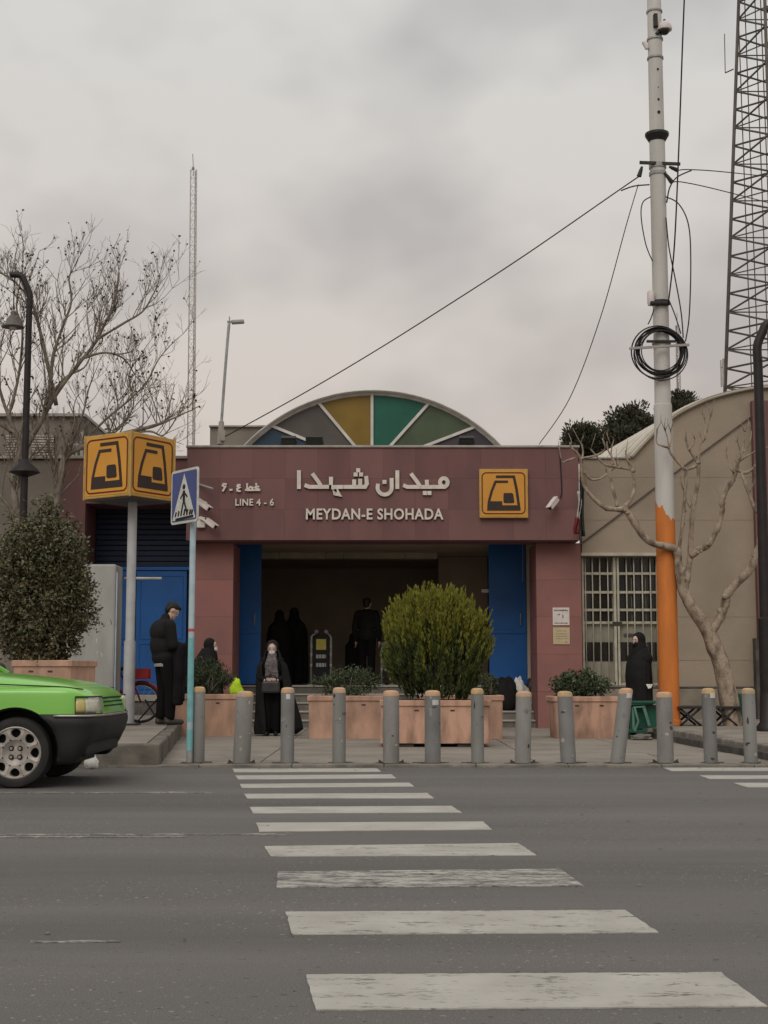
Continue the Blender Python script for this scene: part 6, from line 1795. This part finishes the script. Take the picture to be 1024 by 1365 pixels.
# --- chador figures
def chador_woman(loc, h, rz, label, seed, key='blackcloth', face=True, turn=(0, -1, -.05), spread=1.0, masked=False, skirt=None):
    o = person(loc, label, rz)
    mb = MB(); hc, s = standing(mb, h, sw=.09)
    for s_ in (-1, 1):
        sh, el, wr = Vector((s_*.11*s, 0, 1.30*s)), Vector((s_*.15*s, .0, 1.06*s)), Vector((s_*.10*s, -.09*s, 1.0*s))
        capsule(mb, sh, el, .045*s, .038*s); capsule(mb, el, wr, .036*s, .026*s); hand(mb, wr, (-s_*.9, -.1, .2), (0, 0, 1), s)
    f, up, r_ = head(mb, hc, turn, s=s)
    fuse('body', mb, 'skin', o, .012)
    eyes(o, hc, f, up, r_, s)
    # hood: thick cloth ring round the face joined to the cloak
    hd_ = MB(); rot = Matrix((r_, f, up)).transposed()
    hd_.ell(hc + up*.03*s - f*.035*s, (.108*s, .112*s, .125*s), 20, 14, rot=rot)
    hd_.ell(hc - up*.09*s - f*.03*s, (.125*s, .10*s, .12*s), 18, 12, rot=rot)
    hd_.ell(hc - up*.155*s + f*.02*s, (.085*s, .085*s, .07*s), 16, 10, rot=rot)
    capsule(hd_, hc - up*.07*s - f*.03*s, (0, .02*s, 1.30*s), .118*s, .165*s, 18)
    for s_ in (-1, 1): capsule(hd_, hc - up*.10*s + r_*s_*.02*s - f*.03*s, (s_*.13*s*spread, .02*s, 1.24*s), .10*s, .125*s, 14)
    fuse('hood', hd_, key, o, .013, 6)
    lv = skirt or [(.03, 0, .0, .27*spread, .21, 1.3, 0), (.3, 0, 0, .265*spread, .20, 1.1, 0), (.7, 0, -.02, .262*spread, .195, .7, 0), (1.0, 0, -.03, .26*spread, .195, .5, 0), (1.18, 0, -.01, .25*spread, .175, .3, 0), (1.32, 0, .01, .205*spread, .15, .2, 0), (1.42, 0, .02, .14, .12, .1, 0)]
    cloak(o, [(z_*s, cx_*s, cy_*s, rx_*s, ry_*s, fs, op) for z_, cx_, cy_, rx_, ry_, fs, op in lv], 'chador', key, seed=seed)
    if masked:
        mk = MB().ell(hc - up*.055*s + f*.065*s, (.056*s, .048*s, .05*s), 14, 10, rot=rot); put('face_mask', mk, masked if isinstance(masked, str) else 'mask', o, local=True, smooth=True)
    for s_ in (-1, 1):
        b_ = MB(); capsule(b_, (s_*.09*s, .0, .042), (s_*.1*s, -.17*s, .035), .045*s, .033*s); b_.v = [(x_, y_, max(z_, .002)) for x_, y_, z_ in b_.v]; put('shoe', b_, 'shoe', o, local=True, smooth=True)
    return o, hc, s
# woman facing the camera with open chador, grey scarf and handbag
wl = G(362, 981, PZL)
wo = person(wl, 'woman in wide open black chador with grey patterned scarf and handbag, walking towards the road', 0)
hw = PZ(857, wl.y) - PZL
mb = MB(); hc, s = standing(mb, hw, feet=.075)
for s_ in (-1, 1):
    sh, el, wr = Vector((s_*.16*s, 0, 1.32*s)), Vector((s_*.24*s, .0, 1.05*s)), Vector((s_*.11*s, -.19*s, .98*s))
    capsule(mb, sh, el, .046*s, .038*s); capsule(mb, el, wr, .036*s, .026*s); hand(mb, wr, (-s_*.75, -.35, .1), (0, 0, 1), s)
f, up, r_ = head(mb, hc, (0.0, -1, -.06), s=s)
fuse('body', mb, 'skin', wo, .011); eyes(wo, hc, f, up, r_, s)
tr = MB()
for s_ in (-1, 1):
    capsule(tr, (s_*.08*s, 0, .86*s), (s_*.078*s, -.02*s, .47*s), .10*s, .078*s); capsule(tr, (s_*.078*s, -.02*s, .47*s), (s_*.075*s, .01*s, .11*s), .076*s, .066*s)
tr.ell((0, 0, .92*s), (.18*s, .13*s, .13*s))
fuse('trousers', tr, 'trousers', wo, .014)
co = MB(); co.ell((0, 0, .98*s), (.175*s, .125*s, .2*s)); co.ell((0, 0, 1.22*s), (.18*s, .12*s, .2*s)); capsule(co, (-.14*s, 0, 1.33*s), (.14*s, 0, 1.33*s), .075*s, .075*s)
for s_ in (-1, 1): capsule(co, (s_*.16*s, 0, 1.32*s), (s_*.24*s, 0, 1.05*s), .062*s, .055*s); capsule(co, (s_*.24*s, 0, 1.05*s), (s_*.13*s, -.16*s, .99*s), .052*s, .042*s)
fuse('coat', co, 'blackcloth2', wo, .014)
hs = MB(); rot = Matrix((r_, f, up)).transposed()
hs.ell(hc + up*.03*s - f*.03*s, (.094*s, .104*s, .112*s), 20, 14, rot=rot); hs.ell(hc - up*.11*s - f*.005*s, (.088*s, .082*s, .08*s), 16, 10, rot=rot)
fuse('headscarf', hs, 'scarf', wo, .012, 4)
put('face_mask', MB().ell(hc - up*.058*s + f*.06*s, (.056*s, .05*s, .05*s), 14, 10, rot=rot), 'mask', wo, local=True, smooth=True)
sc_ = MB()
for x_, z0, z1, w_ in ((-.06, 1.42, 1.0, .06), (.055, 1.42, .97, .065), (0, 1.42, 1.12, .07)):
    sc_.tube(spline([(x_*.5*s, -.10*s, z0*s), (x_*s, -.15*s, 1.25*s), (x_*1.15*s, -.15*s, z1*s)], 5), [w_*s*(.9 + .25*mnoise.noise((i*.7, x_*9, 0))) for i in range(11)], 10)
sc_.v = [(x_, lerp(-.13*s, y_, .55), z_) for x_, y_, z_ in sc_.v]
fuse('scarf', sc_, 'scarf', wo, .013, 3)
bgm = root('handbag', (wl.x + .01, wl.y - .24, PZL + .80*s), 'dark grey handbag held before the woman in the open chador', 'handbag')
put('bag_body', MB().box(-.17*s, .15*s, -.05*s, .05*s, -.04*s, .17*s), 'bagleather', bgm, local=True, bev=.03)
put('bag_handle', MB().tube(spline([(-.10*s, 0, .17*s), (-.09*s, 0, .25*s), (.06*s, 0, .26*s), (.09*s, 0, .17*s)], 5), .009, 7), 'black', bgm, local=True, smooth=True)
cap2 = MB(); cap2.ell(hc + up*.055*s - f*.055*s, (.112*s, .11*s, .115*s), 20, 14, rot=rot); cap2.ell(hc - up*.06*s - f*.08*s, (.125*s, .085*s, .15*s), 18, 12, rot=rot)
fuse('chador_hood', cap2, 'blackcloth', wo, .013, 5)
cloak(wo, [(.03*s, .06*s, .05, .36*s, .27*s, 1.3, 30), (.12*s, .11*s, .05, .43*s, .27*s, 1.25, 28), (.3*s, .10*s, .05, .41*s, .26*s, 1.2, 30), (.7*s, .05*s, .04, .35*s, .23*s, .8, 33), (1.0*s, .02*s, .03, .31*s, .20*s, .5, 36), (1.25*s, 0, .02, .265*s, .17*s, .3, 42), (1.38*s, 0, .02, .17*s, .14*s, .15, 52), (1.52*s, 0, .03, .122*s, .125*s, .05, 60)], 'chador', 'blackcloth', seed=4, folds=9, amp=.04)
for s_ in (-1, 1):
    b_ = MB(); capsule(b_, (s_*.075*s, .0, .042), (s_*.085*s, -.17*s, .035), .045*s, .033*s); b_.v = [(x_, y_, max(z_, .002)) for x_, y_, z_ in b_.v]; put('shoe', b_, 'black', wo, local=True, smooth=True)

# woman in profile behind the left planter
yy = 23.75
l_ = P(279, 980, yy); l_.z = PZL
chador_woman(l_, PZ(853, yy) - PZL, R(82), 'woman in black chador seen in profile behind the planter at the left pillar', 2, masked='mask', turn=(0, -1, .02), skirt=[(.03, 0, .05, .27, .26, 1.3, 0), (.7, 0, .06, .27, .29, .8, 0), (1.05, 0, .09, .26, .30, .5, 0), (1.22, 0, .09, .235, .25, .3, 0), (1.36, 0, .06, .18, .18, .2, 0), (1.5, 0, .03, .11, .12, .1, 0)])
# woman at the right with phone at her face, before the barred gate
yy = 23.0
l_ = P(854, 980, yy); l_.z = PZL
wr_, hcw, sw = chador_woman(l_, PZ(845.5, yy) - PZL, R(-52), 'woman in long black chador and dark face mask standing before the barred gate', 7, masked='blackcloth2', spread=.92,
    skirt=[(.03, .0, .0, .20, .19, 1.6, 0), (.3, .0, 0, .205, .19, 1.4, 0), (.62, .0, -.0, .22, .19, 1.0, 0), (.95, .0, -.02, .228, .19, .8, 0), (1.16, 0, -.01, .225, .17, .5, 0), (1.3, 0, .01, .19, .15, .3, 0), (1.42, 0, .02, .135, .12, .1, 0)])
pb = root('paper_slip', P(867, 917, yy-.25), 'small white paper held at the side of the woman before the gate', 'paper')
put('sheet', MB().prism([(q.x, q.z) for q in (P(861, 912, yy-.25), P(870, 912, yy-.25), P(868, 917, yy-.25), P(864, 918, yy-.25))], XZ(yy-.27), 0, .008), 'whitebag', pb)

# people in the dark hall
def hall_chador(px, ytop, Y, rz, label, seed, spread=1.0):
    l_ = P(px, 905, Y); l_.z = FZ
    return chador_woman(l_, PZ(ytop, Y) - FZ, R(rz), label, seed, spread=spread)
hall_chador(372, 815, 29.6, 195, 'woman in black chador in the hall by the left blue door, left of a pair', 21, 1.1)
hall_chador(392, 812, 30.1, 165, 'woman in black chador standing in the hall, right of the pair by the blue door', 22, 1.15)
hall_chador(470, 846, 29.5, 160, 'short woman in black chador with her back turned in the middle of the hall', 23)
def suited(px, ytop, Y, rz, label, vest=False):
    l_ = P(px, 905, Y); l_.z = FZ
    o = person(l_, label, R(rz)); h = PZ(ytop, Y) - FZ
    mb = MB(); hc, s = standing(mb, h)
    ar = []
    for s_ in (-1, 1):
        sh, el, wr = Vector((s_*.18*s, 0, 1.33*s)), Vector((s_*.24*s, .02*s, 1.07*s)), Vector((s_*.23*s, -.06*s, .85*s))
        capsule(mb, sh, el, .046*s, .038*s); capsule(mb, el, wr, .036*s, .026*s); hand(mb, wr, (0, -.2, -1), (0, 1, 0), s); ar.append((sh, el, wr))
    f, up, r_ = head(mb, hc, (0, -1, -.05), s=s)
    fuse('body', mb, 'skin', o, .012); eyes(o, hc, f, up, r_, s)
    rot = Matrix((r_, f, up)).transposed()
    hr_ = MB(); hr_.ell(hc + up*.045*s - f*.02*s, (.084*s, .094*s, .082*s), 16, 10, rot=rot); hr_.ell(hc - f*.06*s, (.07*s, .045*s, .085*s), 14, 10, rot=rot); fuse('hair', hr_, 'hair', o, .013, 2)
    tr = MB()
    for s_ in (-1, 1): capsule(tr, (s_*.085*s, 0, .86*s), (s_*.09*s, -.02*s, .47*s), .098*s, .074*s); capsule(tr, (s_*.09*s, -.02*s, .47*s), (s_*.09*s, .01*s, .1*s), .072*s, .06*s)
    tr.ell((0, 0, .92*s), (.18*s, .13*s, .13*s)); fuse('trousers', tr, 'trousers', o, .015)
    jk = MB(); jk.ell((0, 0, .95*s), (.19*s, .14*s, .16*s)); jk.ell((0, 0, 1.2*s), (.2*s, .14*s, .25*s)); capsule(jk, (-.16*s, 0, 1.34*s), (.16*s, 0, 1.34*s), .085*s, .085*s)
    for sh, el, wr in ar: capsule(jk, sh, el, .07*s, .058*s); capsule(jk, el, wr, .056*s, .045*s)
    jkt = fuse('jacket', jk, 'blackcloth', o, .015)
    if vest:                                    # reflective tapes and yellow back patch of the work jacket
        for z0, z1, w_, key in ((1.26, 1.42, .12, 'hivis_yellow'), (1.10, 1.15, .125, 'reflect'), (.97, 1.01, .125, 'reflect')):
            put('back_tape', MB().box(-w_*s, w_*s, .135*s, .165*s, z0*s, z1*s), key, jkt, local=True, bev=.006)
        for s_ in (-1, 1):
            for z_ in (1.32, 1.14, 1.04):
                put('sleeve_tape', MB().lathe([(.074*s, -.03), (.074*s, .03)], (s_*(.25 if z_ < 1.2 else .21)*s, .01*s, z_*s), 16), 'reflect', jkt, local=True)
    for s_ in (-1, 1):
        b_ = MB(); capsule(b_, (s_*.09*s, .0, .042), (s_*.1*s, -.18*s, .035), .047*s, .034*s); b_.v = [(x_, y_, max(z_, .002)) for x_, y_, z_ in b_.v]; put('shoe', b_, 'shoe', o, local=True, smooth=True)
    return o
def stand(px, ytop, Y, wpx, label):
    # waist-high steel stand with knobbed posts and a black panel carrying a yellow label and pale text bars
    c = P(px, 905, Y); c.z = FZ; h = PZ(ytop, Y) - FZ; w_ = wpx/1900*Y/2
    r_ = root('notice_stand', c, label, 'notice stand', 'stands in the hall mouth')
    for s_ in (-1, 1):
        put('post', MB().tube([c + Vector((s_*w_, 0, 0)), c + Vector((s_*w_, 0, h-.1)), c + Vector((s_*w_*.55, 0, h-.02))], .022, 10), 'galv', r_, smooth=True)
        put('knob', MB().ell(c + Vector((s_*w_*.5, 0, h)), (.045, .045, .04), 12, 8), 'galv', r_, smooth=True)
        put('foot', MB().lathe([(.09, 0), (.09, .015), (.03, .03)], c + Vector((s_*w_, 0, 0)), 16), 'galv', r_, auto=40)
        for z_ in (.35, .55, .7): put('post_band', MB().cyl(c + Vector((s_*w_, 0, h*z_)), c + Vector((s_*w_, 0, h*z_+.05)), .026, None, 10), 'reflect', r_)
    put('panel', MB().box(c.x-w_*.8, c.x+w_*.8, Y-.01, Y+.02, FZ+.12, FZ+h-.06), 'black', r_, bev=.01)
    put('label_yellow', MB().box(c.x-w_*.5, c.x+w_*.5, Y-.018, Y-.0105, FZ+h*.66, FZ+h*.86), 'hivis_yellow', r_)
    for z_ in (.5, .34):
        x_ = c.x - w_*.5
        while x_ < c.x + w_*.5:
            e_ = min(x_ + random.uniform(.03, .07), c.x + w_*.5)
            put('text_bar', MB().box(x_, e_, Y-.018, Y-.0105, FZ+h*z_, FZ+h*(z_+.07)), 'reflect', r_); x_ = e_ + .012
stand(428, 842, 28.4, 26, 'waist-high steel stand with yellow label and pale text bars in the hall mouth')
stand(516, 858, 28.6, 14, 'narrow steel stand half hidden by the left edge of the round bush')
suited(489, 797, 28.6, 165, 'tall man in dark clothes standing in the hall left of the round bush')

# neon bag on the far edge of the left planter
lumpy('neon_bag', (PX(315, 905, 23.6), 23.62, PZ(922, 23.6)-.12), (.12, .10, .19), 'hivis', 'neon yellow-green plastic bag hung at the corner of the left planter', 'bag', 12, .35, .35)

# loose litter and leaves on the road edge
rs = random.getstate(); random.seed(77)
lit = MB()
for k in range(260):
    x_ = random.uniform(-5, 6); y_ = KY - abs(random.gauss(0, .35)) if random.random() < .6 else random.uniform(3.5, 14)
    a = random.uniform(0, pi); r_ = random.uniform(.006, .02)
    lit.add([(x_+r_*cos(a), y_+r_*sin(a), .007), (x_-r_*.6*sin(a), y_+r_*.6*cos(a), .010), (x_-r_*cos(a), y_-r_*sin(a), .007), (x_+r_*.5*sin(a), y_-r_*.5*cos(a), .008)], [(0, 1, 2), (0, 2, 3)], k % 3)
random.setstate(rs)
tag(put('road_grit', lit, ['kerb', 'twig', 'rustplate']), 'scattered grit and leaf scraps on the road', 'grit', kind='stuff')
